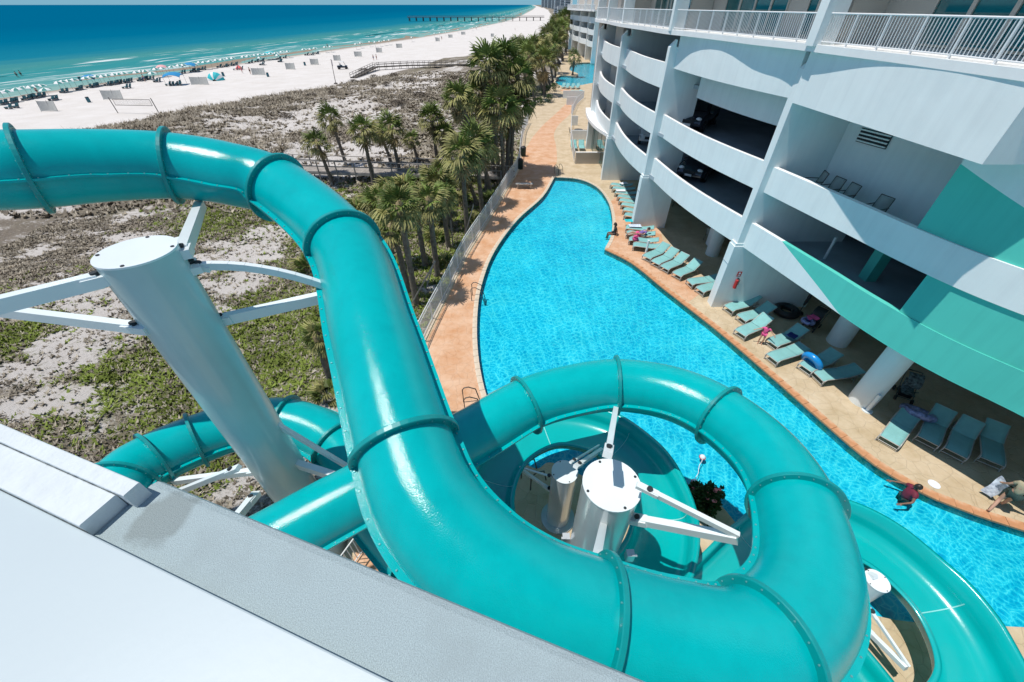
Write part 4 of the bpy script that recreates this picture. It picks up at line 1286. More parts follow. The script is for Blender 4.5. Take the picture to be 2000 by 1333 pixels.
# ------------------------------------------------------------------ palms
def frond_mesh(mt, seed, droop, length=1.0, nleaf=15):
    r = random.Random(seed); m = MB()
    pet = 0.75 * length
    pts = [Vector((pet * t, 0, -droop * 0.25 * pet * t * t)) for t in (0, 0.33, 0.66, 1.0)]
    m.tube(pts, [0.035, 0.025, 0.02, 0.018], 4)
    hub = pts[-1]
    for i in range(nleaf):
        a = (i / (nleaf - 1) - 0.5) * math.radians(190) + r.uniform(-.05, .05)
        L = length * (1.0 - 0.25 * abs(a) / 1.7) * r.uniform(0.85, 1.1)
        d = Vector((math.cos(a), math.sin(a), 0.12 * math.cos(3 * a))); side = Vector((-math.sin(a), math.cos(a), 0))
        w = 0.055 * length
        p0 = hub; p1 = hub + d * L * 0.55 + Vector((0, 0, -droop * 0.10 * L)); p2 = hub + d * L * 0.85 + Vector((0, 0, -droop * (0.38 + r.uniform(0, .2)) * L)); p3 = p2 + Vector((d.x * .1, d.y * .1, -droop * 0.30)) * L
        v = Vector((0, 0, 0.02 * length))
        m.add([p0, p1 - side * w + v, p1 + side * w + v, p1 - v, p2 - side * w * .7, p2 + side * w * .7, p3], [(0, 3, 1), (0, 2, 3), (1, 3, 4), (3, 2, 5), (3, 5, 4), (4, 5, 6)])
    return m.mesh('frond', mt)


FR_G = [frond_mesh(M_FROND, 1, 0.35), frond_mesh(M_FROND, 2, 0.6)]
FR_O = [frond_mesh(M_FROND2, 3, 0.7), frond_mesh(M_FROND2, 4, 0.9)]
FR_D = [frond_mesh(M_FROND3, 5, 1.2, 0.9, 11)]


def crown(root, top, size, n, dry=0.15, rr=R, upright=0.15):
    for k in range(n):
        t = k / n
        az = k * 2.39996 + rr.uniform(-.3, .3)
        el = math.radians(82 - 118 * t ** 0.85 + rr.uniform(-10, 10))
        if t > 1 - dry:
            me = FR_D[0]; el = math.radians(rr.uniform(-82, -45))
        elif t > 0.45: me = FR_O[k % 2]
        else: me = (FR_G if rr.random() < 0.75 else FR_O)[k % 2]
        o = link('frond', me, root)
        o.location = top + Vector((0, 0, -0.15 * t * size))
        q = Matrix.Rotation(az, 4, 'Z') @ Matrix.Rotation(-el, 4, 'Y') @ Matrix.Rotation(rr.uniform(-.3, .3), 4, 'X')
        o.rotation_euler = q.to_euler()
        s = size * rr.uniform(0.85, 1.12)
        o.scale = (s, s, s)


def palm(bx, by, cx, cy, size, n, label, r0=0.17, group=None, dry=0.15, skirt=False):
    g = G(bx, by)
    if g.x > xf(g.y) + 0.3: g.z = 0.0
    tp = PY(cx, cy, g.y)
    t = thing('palm_tree', label, 'palm tree', (g.x, g.y, g.z - 0.1), 0, group)
    top = tp - t.location
    ctr = Vector((top.x * 0.25, R.uniform(-.25, .25), top.z * 0.5))
    m = MB(); pts = []; rad = []
    N = 22
    for i in range(N + 1):
        u = i / N
        p = Vector((0, 0, 0)) * (1 - u) ** 2 + ctr * 2 * u * (1 - u) + top * u * u
        pts.append(p); rad.append(r0 * (1.25 - 0.35 * u + (0.35 * max(0, u - 0.75) / 0.25)) * (1.0 + (0.13 if i % 2 else -0.06)) * R.uniform(.95, 1.06))
    m.tube(pts, rad, 9)
    m.build('trunk', M_TRUNK, t)
    m = MB(); m.tube([pts[-1] - Vector((0, 0, .5)), pts[-1] + Vector((0, 0, .15)), pts[-1] + Vector((0, 0, .35))], [r0 * 1.3, r0 * 1.5, r0 * .5], 8); m.build('bud', M_FROND3, t)
    crown(t, top, size, n, dry)
    return t


GP1 = 'palms in the dune left of the boardwalk railing'
for (bx, by, cx, cy, s, lab) in (
        (650, 360, 620, 280, 1.05, 'lowest palm at the left end, leaning left of the boardwalk'),
        (676, 322, 645, 232, 1.15, 'tall palm leaning left beside the boardwalk, second from the left'),
        (731, 365, 708, 255, 1.15, 'palm in front of the boardwalk rail, third from the left'),
        (765, 322, 741, 262, 0.95, 'palm standing half behind two taller palms left of the boardwalk middle'),
        (783, 348, 762, 252, 1.2, 'slim palm with full crown just right of the middle boardwalk post'),
        (818, 318, 804, 274, 0.8, 'small young palm beside the pale sand track behind the boardwalk')):
    palm(bx, by, cx, cy, s * 0.85, 22, lab, 0.15, None, 0.2)
for (bx, by, cx, cy, s, lab) in (
        (855, 320, 843, 232, 1.35, 'palm with drooping dry skirt at the left edge of the tall cluster'),
        (868, 322, 868, 262, 1.2, 'olive crowned palm tucked under the tall cluster at its left'),
        (878, 365, 860, 335, 0.95, 'short palm in front of the boardwalk below the cluster'),
        (913, 455, 902, 300, 1.3, 'palm with pale green crown leaning left below the cluster'),
        (942, 415, 928, 285, 1.5, 'broad pale green palm nearest the fence below the cluster'),
        (960, 380, 895, 195, 1.3, 'tall palm leaning left out of the cluster over the dune'),
        (966, 352, 940, 185, 1.5, 'tall dark palm with hanging dead fronds in the cluster'),
        (975, 358, 952, 130, 1.6, 'bright green topped palm standing highest in the cluster'),
        (982, 345, 985, 118, 1.5, 'palm with pointed upright crown behind the highest palm'),
        (985, 372, 975, 210, 1.6, 'bushy palm in the heart of the cluster'),
        (990, 350, 1010, 152, 1.6, 'palm on the path side of the cluster top'),
        (998, 350, 1005, 205, 1.6, 'palm with drooping olive crown hanging over the fence'),
        (975, 345, 965, 250, 1.3, 'lower palm filling the cluster beneath its taller neighbours'),
        (884, 445, 856, 362, 1.2, 'palm with thin trunk between the braced palm and the boardwalk'),
        (932, 402, 908, 338, 1.2, 'palm leaning toward the fence in front of the broad pale palm'),
        (952, 372, 944, 298, 1.25, 'slim palm close to the fence right of the broad pale palm'),
        (930, 330, 916, 215, 1.4, 'tall palm on the dune side of the cluster behind the leaning one'),
        (990, 338, 992, 240, 1.3, 'lower palm against the fence beside the path shadows')):
    palm(bx, by, cx, cy, s * 0.76, 30, lab, 0.15, None, 0.3)
for (bx, by, cx, cy, s, lab) in (
        (814, 595, 781, 405, 1.25, 'nearest palm, its textured trunk ending beside the slide and fence'),
        (798, 571, 765, 445, 1.15, 'palm with trunk hard against the tube slide'),
        (831, 520, 812, 400, 1.1, 'palm with straight dark trunk behind the nearest palm'),
        (855, 540, 838, 395, 1.15, 'palm braced with white timber props beside the fence'),
        (876, 484, 864, 385, 1.05, 'palm between the braced palm and the pool fence'),
        (770, 520, 745, 395, 1.2, 'leafy palm crown showing over the top of the tube slide'),
        (855, 420, 838, 350, 1.0, 'small palm close under the boardwalk in front of the cluster'),
        (652, 752, 622, 660, 0.75, 'stunted leaning palm just left of the tube slide'),):
    palm(bx, by, cx, cy, s * 0.66, 24, lab, 0.15, None, 0.25)
far_l = ['with the widest dry skirt beside the path', 'next to the second pool', 'over the far path bend', 'against the far wing', 'behind the dry skirted palm', 'in the middle of the far row', 'left of the far row', 'nearest the dune in the far row', 'beneath the far wing railing', 'at the far end of the row', 'between the beach walk and far row', 'taller than its far neighbours']
for k, (bx, by, cx, cy, s) in enumerate(((1063, 195, 1062, 122, 2.1), (1085, 150, 1080, 92, 2.3), (1075, 170, 1048, 105, 1.9), (1106, 110, 1094, 58, 2.6), (1045, 205, 1032, 112, 1.8), (1092, 130, 1070, 72, 2.4),
                                         (1040, 180, 1010, 88, 1.4), (1028, 165, 1012, 97, 1.4), (1108, 100, 1104, 38, 2.8), (1107, 95, 1085, 45, 2.6), (1062, 185, 1025, 100, 1.7), (1100, 125, 1090, 80, 2.4))):
    palm(bx, by, cx, cy, s * 0.85, 22, 'palm tree ' + far_l[k], 0.2, None, 0.4 if k == 0 else 0.25)
# extra palms of the far row that read only as crowns
for k, (bx, by, cx, cy, s) in enumerate(((1098, 120, 1078, 60, 2.2), (1095, 125, 1060, 85, 2.0), (1104, 105, 1100, 50, 2.4), (1100, 112, 1086, 68, 2.3), (1080, 160, 1066, 98, 2.0), (1070, 175, 1040, 92, 1.8), (1106, 98, 1110, 30, 2.4))):
    palm(bx, by, cx, cy, s * 0.85, 18, 'palm crown in the dense far row by the resort, %s from the near end' % ('nearest', 'second', 'third', 'fourth', 'fifth', 'sixth', 'last')[k], 0.2, 'palms of the far row', 0.25)
# palm on the little island of the second pool
ip = P(1118, 147, 0)
t = thing('palm_tree', 'lone small palm on the island of the second pool', 'palm tree', (ip.x, ip.y, 0))
m = MB(); m.tube([(0, 0, 0), (0.1, 0, 1.5), (0.05, 0, 3.6)], [.3, .24, .2], 8); m.build('trunk', M_TRUNK, t)
crown(t, Vector((0.05, 0, 3.6)), 1.2, 16)
# wooden props of the braced palm
for k, (x0, y0, x1, y1) in enumerate(((832, 565, 848, 510), (885, 480, 880, 430), (905, 470, 925, 400), (800, 600, 850, 510), (910, 430, 890, 455))):
    a = G(x0, y0); bq = PY(x1, y1, a.y)
    m = MB(); m.beam((0, 0, 0), bq - a, 0.07, 0.07)
    o = m.build('palm_prop', M_WOOD); o.location = a
    tag(o, ['white prop leaning on the braced palm, nearest the slide', 'short upright prop near the pool fence', 'slanting prop highest up beside the fence', 'long low prop lying toward the slide', 'thin crossing prop between palms'][k], 'prop')


# low palmettos
def palmetto(px_, py_, s, label, n=16, group=None):
    g = G(px_, py_)
    t = thing('palmetto', label, 'shrub', (g.x, g.y, g.z), R.uniform(0, 6), group)
    for k in range(n):
        az = k * 2.4; el = math.radians(75 - 60 * k / n + R.uniform(-12, 12))
        o = link('frond', (FR_G + FR_O)[k % 4] if k < n * .8 else FR_D[0], t)
        o.rotation_euler = (Matrix.Rotation(az, 4, 'Z') @ Matrix.Rotation(-el, 4, 'Y')).to_euler()
        q = s * R.uniform(.8, 1.1); o.scale = (q, q, q)
    return t


PLB = ['the largest one, in the middle', 'under the slide side palms', 'left of the largest clump', 'right of the largest clump', 'close under the boardwalk rail at right', 'beside the pale palm trunk', 'hard against the tube slide', 'just below the boardwalk', 'behind the nearest palms', 'next to the fence', '', '', 'among the white props', 'above the white props', 'by the fence under the cluster', 'in front of the nearest palm crown']
for k, (x, y, s) in enumerate(((790, 375, 1.25), (730, 400, 1.0), (760, 375, 1.0), (820, 390, 1.0), (880, 365, 0.9), (900, 395, 0.8), (700, 415, 0.9), (810, 350, 0.9), (845, 440, 0.9), (925, 440, 0.8), (640, 775, 0.6), (600, 525, 0.7), (870, 520, 0.7), (850, 470, .8), (960, 395, .8), (770, 460, .9))):
    palmetto(x, y, s, 'green palmetto clump among the palms, ' + PLB[k] if k not in (10, 11) else ('small palmetto at the foot of the stunted palm' if k == 10 else 'palmetto peeping out behind the upper tube slide bend'), 16, 'palmettos under the palms' if k not in (10, 11) else None)


def bush(name, loc, r, h, label, mt, n=260, group=None, cat='shrub', flowers=0):
    t = thing(name, label, cat, loc, 0, group)
    m = MB(); fl = MB(); rr = random.Random(int(loc[0] * 97 + loc[1] * 31))
    for k in range(n):
        a = rr.uniform(0, 2 * PI); q = math.sqrt(rr.random()); z = rr.random() ** 0.7
        lump = 0.75 + 0.25 * math.sin(3 * a + loc[0]) + .12 * math.sin(7 * a)
        rad = r * q * lump * math.sqrt(max(0.05, 1 - z * z * 0.85))
        c = Vector((rad * math.cos(a), rad * math.sin(a), h * z))
        d = Vector((rr.uniform(-1, 1), rr.uniform(-1, 1), rr.uniform(-.2, 1))).normalized(); sd = d.cross(Vector((rr.uniform(-1, 1), rr.uniform(-1, 1), 1))).normalized()
        L = rr.uniform(.10, .2) * (0.6 + r * .5)
        m.add([c, c + d * L * .5 + sd * L * .3, c + d * L, c + d * L * .5 - sd * L * .3], [(0, 1, 2, 3)])
        if flowers and k % (n // flowers) == 0 and z > .3:
            for j in range(5):
                aa = j * 2 * PI / 5; e1_ = Vector((math.cos(aa), math.sin(aa), .35)); e2_ = Vector((-math.sin(aa), math.cos(aa), 0))
                fl.add([c + Vector((0, 0, .1)), c + e1_ * .04 + e2_ * .03 + Vector((0, 0, .1)), c + e1_ * .07 + Vector((0, 0, .1)), c + e1_ * .04 - e2_ * .03 + Vector((0, 0, .1))], [(0, 1, 2, 3)])
    o = m.build('foliage', mt, t); o['kind'] = 'stuff'
    if fl.v: q = fl.build('flowers', M_FLOWER, t); q['kind'] = 'stuff'
    m = MB()
    for k in range(4): m.tube([(0, 0, 0), (r * .3 * math.cos(k * 1.6), r * .3 * math.sin(k * 1.6), h * .7)], .02, 4)
    m.build('stem', M_TRUNK, t)
    return t


M_OLIVE = mat('olive_leaf', (0.12, 0.14, 0.03), 0.7, 0.35, 2.0, spec=0.2)
g = P(1372, 982, 0.0)
bush('flower_bed', (g.x, g.y, 0.0), 0.75, 0.75, 'green bush with pink flowers at the pool corner inside the slide coil', M_SHRUB, 1300, flowers=18)
for k, (x, y, r_, h_) in enumerate(((1066, 185, 1.6, 1.4), (1072, 200, 1.3, 1.1), (1052, 205, 1.5, 1.0), (1082, 178, 1.4, 1.3))):
    g = P(x, y, 0); g.z = 0 if g.x > xf(g.y) else -.6
    bush('green_shrub', (g.x, g.y, g.z), r_, h_, ('biggest', 'nearest', 'leftmost', 'farthest')[k] + ' clipped green shrub beneath the dry skirted palm at the path', M_SHRUB, 420, 'shrubs at the path bend')
dunebush = [(710, 140, 2.2, .8), (730, 152, 1.6, .7), (755, 168, 1.8, .8), (690, 162, 1.8, .7), (728, 170, 1.2, .6), (650, 185, 2.0, .6), (610, 190, 2.2, .6), (770, 150, 2.2, .8), (800, 160, 2.4, .7), (560, 195, 1.8, .5), (820, 190, 2.5, .8), (780, 205, 2.4, .7), (560, 230, 2.0, .6)]
M_BRUSH = mat('grey_brown_brush', (0.15, 0.125, 0.10), 0.95, 0.35, 3.0, spec=0.1)
DSB = ['at the foot of the walkover ramp', 'under the walkover ramp', 'right of the ramp foot on white sand', 'below the flagpole', 'on white sand below the ramp', 'left of the flagpole', 'on the dune crest left of the flagpole', 'behind the ramp on white sand', 'under the level part of the walkover', 'leftmost on the dune crest', 'beyond the tall cluster of palms', 'above the small young palm', 'behind the two left palms']
for x, y, r_, h_ in dunebush:
    g = G(x, y); bush('dune_shrub', (g.x, g.y, g.z - .05), r_, h_, 'grey brown dune shrub ' + DSB[dunebush.index((x, y, r_, h_))], M_BRUSH, 300, 'dune shrubs')

# ------------------------------------------------------------------ ground cover tufts
def tufts(name, n, x0, x1, y0, y1, hmin, hmax, mats, sel, seed, blades=5, wide=0.05):
    rs = np.random.RandomState(seed)
    x = rs.uniform(x0, x1, n * 4); y = rs.uniform(y0, y1, n * 4)
    v, gr = veg(x, y)
    ok = (rs.rand(len(x)) < (0.10 * (x > xd(y) + 1) + 0.90 * v) * sel(gr)) & (x < xf(y) - 0.25)
    x = x[ok][:n]; y = y[ok][:n]; z = terrain(x, y)
    N = len(x)
    vs_ = np.zeros((N, blades, 3, 3)); a = rs.uniform(0, 2 * PI, (N, blades)); h = rs.uniform(hmin, hmax, (N, 1)) * rs.uniform(.6, 1.1, (N, blades))
    lean = rs.uniform(0.6, 2.0, (N, blades)) * h
    w = wide * h / hmax * 2
    cx = x[:, None] + rs.uniform(-.5, .5, (N, blades)) * hmax; cy = y[:, None] + rs.uniform(-.5, .5, (N, blades)) * hmax
    vs_[:, :, 0, 0] = cx - np.sin(a) * w; vs_[:, :, 0, 1] = cy + np.cos(a) * w; vs_[:, :, 0, 2] = z[:, None] - 0.03
    vs_[:, :, 1, 0] = cx + np.sin(a) * w; vs_[:, :, 1, 1] = cy - np.cos(a) * w; vs_[:, :, 1, 2] = z[:, None] - 0.03
    vs_[:, :, 2, 0] = cx + np.cos(a) * lean; vs_[:, :, 2, 1] = cy + np.sin(a) * lean; vs_[:, :, 2, 2] = z[:, None] + h
    me = bpy.data.meshes.new(name)
    nv = N * blades * 3
    me.vertices.add(nv); me.vertices.foreach_set('co', vs_.reshape(-1).astype(np.float32))
    me.loops.add(nv); me.loops.foreach_set('vertex_index', np.arange(nv, dtype=np.int32))
    me.polygons.add(nv // 3); me.polygons.foreach_set('loop_start', np.arange(0, nv, 3, dtype=np.int32)); me.polygons.foreach_set('loop_total', np.full(nv // 3, 3, dtype=np.int32))
    me.materials.append(mats); me.update(calc_edges=True)
    return link(name, me, None, 'stuff')


M_TBROWN = mat('dry_brown_grass', (0.24, 0.205, 0.16), 0.95, 0.4, 0.9, spec=0.05)
M_TGREY = mat('grey_dry_grass', (0.42, 0.37, 0.29), 0.95, 0.35, 1.1, spec=0.05)
M_TGREEN = mat('olive_grass', (0.20, 0.25, 0.055), 0.9, 0.45, 0.8, spec=0.05)
tag(tufts('dry_brush', 20000, -40, -2, 2, 34, 0.05, 0.15, M_TBROWN, lambda g: 1 - 0.8 * g, 1), 'low dry brown brush covering the near dune', 'brush')
tag(tufts('dry_grass', 20000, -40, -2, 2, 34, 0.05, 0.17, M_TGREY, lambda g: 1 - 0.5 * g, 2), 'grey dry grass scattered over the near dune', 'grass')
tag(tufts('green_grass', 22000, -34, 0, 2, 44, 0.06, 0.18, M_TGREEN, lambda g: g, 3), 'olive green ground cover under the palms and slide', 'grass')
tag(tufts('dry_brush', 16000, -80, 5, 34, 130, 0.12, 0.34, M_TBROWN, lambda g: 1 - 0.7 * g, 4, wide=.12), 'dark dry brush covering the far dune', 'brush')
tag(tufts('dry_grass', 9000, -80, 5, 34, 130, 0.12, 0.38, M_TGREY, lambda g: 1 - 0.4 * g, 5, wide=.1), 'pale dry grass tufts on the far dune', 'grass')
rs = np.random.RandomState(9)
tag(tufts('sea_oats', 1800, -85, -25, 45, 130, 0.5, 1.1, M_TGREY, lambda g: 0.6 + 0 * g, 6, blades=6, wide=.03), 'tall thin sea oats along the dune edge', 'grass')

# ------------------------------------------------------------------ white fence along the path
fence = thing('pool_fence', 'long curving white metal picket fence between the path and the palms', 'fence', (0, 0, 0))
fpts = [(p.x, p.y) for p in cat2([(float(xf(y)) + 0.12, y, 0) for y in (8, 11, 15.4, 20, 24.4, 29, 33, 38, 43, 50, 58, 64)], 6)]
m = MB()
m.tube([(x, y, 1.28) for x, y in fpts], 0.025, 5); m.build('top_rail', M_RAIL, fence)
m = MB(); m.tube([(x, y, 1.08) for x, y in fpts], 0.018, 5); m.tube([(x, y, 0.15) for x, y in fpts], 0.02, 5); m.build('rail', M_RAIL, fence)
mb_ = MB(); mb_.box((0, 0, 0.66), (0.06, 0.06, 1.32)); pm = mb_.mesh('post', M_RAIL)
for p, d in walk(fpts, 1.85):
    o = link('post', pm, fence); o.location = p
m = MB()
for p, d in walk(fpts, 0.12): m.box((p.x, p.y, 0.65), (0.018, 0.018, 1.1), math.atan2(d.y, d.x))
o = m.build('pickets', M_RAIL, fence); o['kind'] = 'stuff'
m = MB()
m.ribbon(fpts, 0.16, -0.6, 0.06); struct(m.build('fence_kerb', M_COPING_P))
# ------------------------------------------------------------------ sun loungers
def make_lounger(recl, flat=False):
    """foot end at the origin, pointing along +X; sling seat, raised back"""
    t = thing('sun_lounger', 'x', 'sun lounger')
    W2 = 0.33
    hinge = 1.22; L = 0.78; a = math.radians(recl)
    hx, hz = hinge, 0.36; ex, ez = hinge + L * math.cos(a), 0.36 + L * math.sin(a)
    m = MB()
    for s in (-1, 1):
        m.tube([(0.0, s * W2, 0.20), (0.05, s * W2, 0.33), (0.2, s * W2, 0.385), (hinge, s * W2, 0.36), (1.85, s * W2, 0.34)], 0.022, 6)
    for x in (0.03, 0.62, 1.84): m.tube([(x, -W2, 0.30 if x < .1 else .34), (x, W2, 0.30 if x < .1 else .34)], 0.02, 6)
    m.build('frame', M_LFRAME, t)
    for x in (0.12, 1.6):
        for s in (-1, 1):
            m = MB(); m.tube([(x, s * W2, 0.36), (x - 0.10 if x < 1 else x + .08, s * W2, 0.0)], 0.02, 6); m.build('leg', M_LFRAME, t)
    m = MB(); m.tube([(0.02, -W2, 0.12), (0.02, W2, 0.12)], 0.018, 6); m.build('stretcher', M_LFRAME, t); m = MB(); m.tube([(1.68, -W2, 0.10), (1.68, W2, 0.10)], 0.018, 6); m.build('stretcher', M_LFRAME, t)
    m = MB(); rings = []
    for k in range(9):
        u = k / 8; x = 0.03 + (hinge - 0.03) * u
        z = 0.33 + 0.065 * min(1, u * 5) - 0.03 * max(0, u - .4)
        rings.append([Vector((x, y, z - 0.02 * math.cos(y / W2 * PI / 2))) for y in (-W2, -W2 / 2, 0, W2 / 2, W2)] + [Vector((x, y, z - 0.02 * math.cos(y / W2 * PI / 2) - 0.012)) for y in (W2, 0, -W2)])
    m.loft(rings, 0, True); m.build('seat_sling', M_SLING, t)
    m = MB(); rings = []
    for k in range(7):
        u = k / 6; x = hx + (ex - hx) * u; z = hz + (ez - hz) * u + 0.03 - 0.02 * math.sin(PI * u)
        rings.append([Vector((x, y, z - 0.015 * math.cos(y / W2 * PI / 2))) for y in (-W2, -W2 / 2, 0, W2 / 2, W2)] + [Vector((x + .012 * math.sin(a), y, z - 0.03)) for y in (W2, 0, -W2)])
    m.loft(rings, 0, True); bk = m.build('back_sling', M_SLING, t)
    m = MB()
    m.tube([(hx, -W2, hz), (ex, -W2, ez), (ex + .02, -W2 + .04, ez + .01), (ex + .02, W2 - .04, ez + .01), (ex, W2, ez), (hx, W2, hz)], 0.02, 6)
    if recl > 10:
        for s in (-1, 1): m.tube([(hx + L * .6 * math.cos(a), s * W2 * .9, hz + L * .6 * math.sin(a)), (1.72, s * W2 * .9, 0.34)], 0.014, 5)
    m.build('back_frame', M_LFRAME, t)
    return t


LOUNGE_PROTO = {}
LG = 'seafoam sun loungers along the pool'


def lounger(fx, fy, hx, hy, label, recl=32, z=0.0, group=LG):
    f = P(fx, fy, z + 0.3); h = P(hx, hy, z + 0.3 + (0.4 if recl > 10 else 0.05))
    d = h - f; rz = math.atan2(d.y, d.x)
    if recl not in LOUNGE_PROTO:
        LOUNGE_PROTO[recl] = make_lounger(recl); o = LOUNGE_PROTO[recl]
    else: o = copy_tree(LOUNGE_PROTO[recl])
    o.location = (f.x, f.y, z); o.rotation_euler = (0, 0, rz)
    o['label'] = label; o['group'] = group
    return o


for q in ((1262, 503, 1297, 479, 'lounger nearest the white post at the deck kink, back raised'), (1279, 514, 1317, 488, 'second lounger from the white post, back raised'), (1297, 524, 1334, 499, 'third lounger from the white post, back raised'),
          (1321, 537, 1361, 511, 'lounger standing a little apart, fourth from the white post'), (1346, 552, 1392, 545, 'nearly flat lounger beside the tall fin wall foot', 8), (1366, 567, 1402, 556, 'lounger half hidden by the tall fin wall foot', 8),
          (1422, 603, 1480, 577, 'lounger right against the fin wall under the building edge'), (1447, 622, 1508, 596, 'lounger between the fin wall one and the one with the child'), (1445, 651, 1503, 617, 'lounger with the child in pink standing at it'),
          (1507, 671, 1569, 640, 'lounger with a dark towel on its shaded back'), (1507, 700, 1572, 678, 'flat sunlit lounger behind the blue swim ring', 8), (1572, 719, 1636, 684, 'shaded lounger with the blue swim ring against its foot', 20), (1597, 736, 1664, 716, 'lounger in front of the sunlit round column', 14),
          (1737, 862, 1781, 806, 'lounger with patterned swim ring at its head', 14), (1812, 862, 1846, 800, 'fully shaded lounger next to the one with the swim ring'), (1866, 886, 1900, 821, 'third lounger in the shaded row of four'), (1938, 903, 1948, 832, 'last lounger at the right edge of the shaded row')):
    lounger(*q)
# tight row by the far fin
for k, (fx, fy) in enumerate(((1192, 360), (1196, 367), (1201, 375), (1206, 383), (1209, 391), (1213, 399), (1217, 409), (1219, 419))):
    lounger(fx, fy, fx + 46, fy - 3, ['first', 'second', 'third', 'fourth', 'fifth', 'sixth', 'seventh', 'eighth'][k] + ' lounger of the tight row behind the second fin wall, counted from the far end', 14)
for fx, fy, lab in ((1222, 444, 'lounger with towels just in front of the second fin wall'), (1223, 455, 'lounger with the person in purple lying on it'), (1228, 467, 'empty lounger in front of the person in purple'), (1236, 478, 'empty lounger crossed by the slim white post')):
    lounger(fx, fy, fx + 54, fy - 4, lab, 14)
for k, (x, y) in enumerate(((1121, 183), (1129, 183), (1137, 182))): lounger(x, y, x - 4, y - 10, ['left', 'middle', 'right'][k] + ' one of three loungers facing the second pool', 14)
for k, (x, y) in enumerate(((1122, 290), (1137, 290))): lounger(x, y, x - 1, y - 14, ['left', 'right'][k] + ' lounger inside the walled patio', 32)
for k, (x, y) in enumerate(((1099, 170), (1107, 171), (1117, 171), (1127, 171))): lounger(x, y, x + 2, y - 6, ['first', 'second', 'third', 'fourth'][k] + ' dark lounger at the near edge of the second pool, from the left', 32)


# ------------------------------------------------------------------ chairs, tables
def make_chair():
    t = thing('patio_chair', 'x', 'chair')
    m = MB(); rings = []
    for x, z in ((0.26, 0.43), (0.1, 0.41), (-0.15, 0.40), (-0.22, 0.43)): rings.append([Vector((x, y, z)) for y in (-.26, 0, .26)] + [Vector((x, y, z - .015)) for y in (.26, -.26)])
    m.loft(rings, 0, True); m.build('seat', M_CHSLING, t)
    m = MB(); rings = []
    for x, z in ((-0.22, 0.46), (-0.27, 0.7), (-0.34, 0.95)): rings.append([Vector((x, y, z)) for y in (-.25, 0, .25)] + [Vector((x - .015, y, z)) for y in (.25, -.25)])
    m.loft(rings, 0, True); m.build('backrest', M_CHSLING, t)
    for s in (-1, 1):
        m = MB(); m.tube([(0.30, s * .28, 0), (0.27, s * .28, 0.42), (0.22, s * .29, 0.62), (-0.28, s * .29, 0.64)], 0.018, 6); m.build('armrest', M_CHFRAME, t)
        m = MB(); m.tube([(-0.30, s * .27, 0), (-0.22, s * .27, 0.42), (-0.35, s * .26, 0.98)], 0.018, 6); m.build('leg', M_CHFRAME, t)
    m = MB(); m.tube([(-0.35, -.26, .98), (-0.35, .26, .98)], .018, 6); m.tube([(.27, -.28, .41), (.27, .28, .41)], .018, 6); m.build('frame', M_CHFRAME, t)
    return t


chair0 = None
CH = 'sling patio chairs'


def chair(loc, rz, label, group=CH):
    global chair0
    if chair0 is None: chair0 = make_chair(); o = chair0
    else: o = copy_tree(chair0)
    o.location = loc; o.rotation_euler = (0, 0, rz); o['label'] = label; o['group'] = group


for x, y, rz, lab in ((1591, 348, 2.9, 'chair in the corner of the upper terrace'), (1622, 362, 3.3, 'second chair on the upper terrace, tilted right'), (1650, 374, 3.2, 'third chair on the upper terrace'), (1712, 400, 3.4, 'chair alone at the right of the upper terrace')):
    q = P(x, y, 7.3); chair((q.x, q.y, 6.6), rz, lab)


def make_table(loc, label):
    t = thing('patio_table', label, 'table', loc)
    m = MB(); m.cyl((0, 0, .70), (0, 0, .73), .55, .55, 24); m.build('tabletop', M_CHFRAME, t)
    for k in range(4):
        a = k * PI / 2 + .4; m = MB(); m.tube([(.1 * math.cos(a), .1 * math.sin(a), .7), (.42 * math.cos(a), .42 * math.sin(a), 0)], .02, 6); m.build('leg', M_CHFRAME, t)
    return t


q = P(1385, 470, 0.0)
make_table((q.x + .9, q.y + .5, 0), 'round table in the undercroft shade behind the pale chair')
chair((q.x, q.y, 0), 0.4, 'pale chair facing the table under the garage')
chair((q.x + 1.6, q.y + 1.0, 0), 3.6, 'chair beyond the table under the garage')
q = P(1322, 400, 0.0)
make_table((q.x, q.y, 0), 'round table deep under the garage near the second fin wall')
chair((q.x - .9, q.y - .3, 0), 0.2, 'chair by the table deep under the garage')
q = P(1129, 265, 0.0); make_table((q.x, q.y, 0), 'dark table inside the second walled patio')
chair((q.x - .9, q.y, 0), 0, 'dark chair left of the patio table'); chair((q.x + .9, q.y, 0), PI, 'dark chair right of the patio table')

# low patio walls by the far ground floor rooms
pt = thing('patio_enclosure', 'white walled and railed private patios beside the path', 'patio', (0, 0, 0))
m = MB(); a_ = P(1123, 320, 0); c2_ = P(1176, 320, 0)
m.box(((a_.x + c2_.x) / 2, a_.y + 0.1, 0.55), (c2_.x - a_.x, 0.2, 1.1)); m.build('wall', M_BEIGE, pt)
m = MB(); m.box(((a_.x + c2_.x) / 2, a_.y + 0.1, 1.13), (c2_.x - a_.x + .06, 0.26, 0.06)); m.build('wall_cap', M_STUCCO_CAP, pt)
ol = [P(x, y, 0) for x, y in ((1121, 318), (1114, 275), (1115, 245), (1118, 222), (1126, 205), (1140, 192))]
for k, q in enumerate(ol[1:]):
    m = MB(); m.box(((q.x + 9.2) / 2, q.y, .6), (9.2 - q.x, .15, 1.2)); m.build('partition', M_STUCCO, pt)
rr_ = MB(); rr_.tube([(q.x, q.y, 1.15) for q in ol], .025, 5); rr_.tube([(q.x, q.y, .12) for q in ol], .02, 5)
for p, d in walk([(q.x, q.y) for q in ol], .13): rr_.box((p.x, p.y, .63), (.02, .02, 1.05))
rr_.build('railing', M_RAIL, pt)

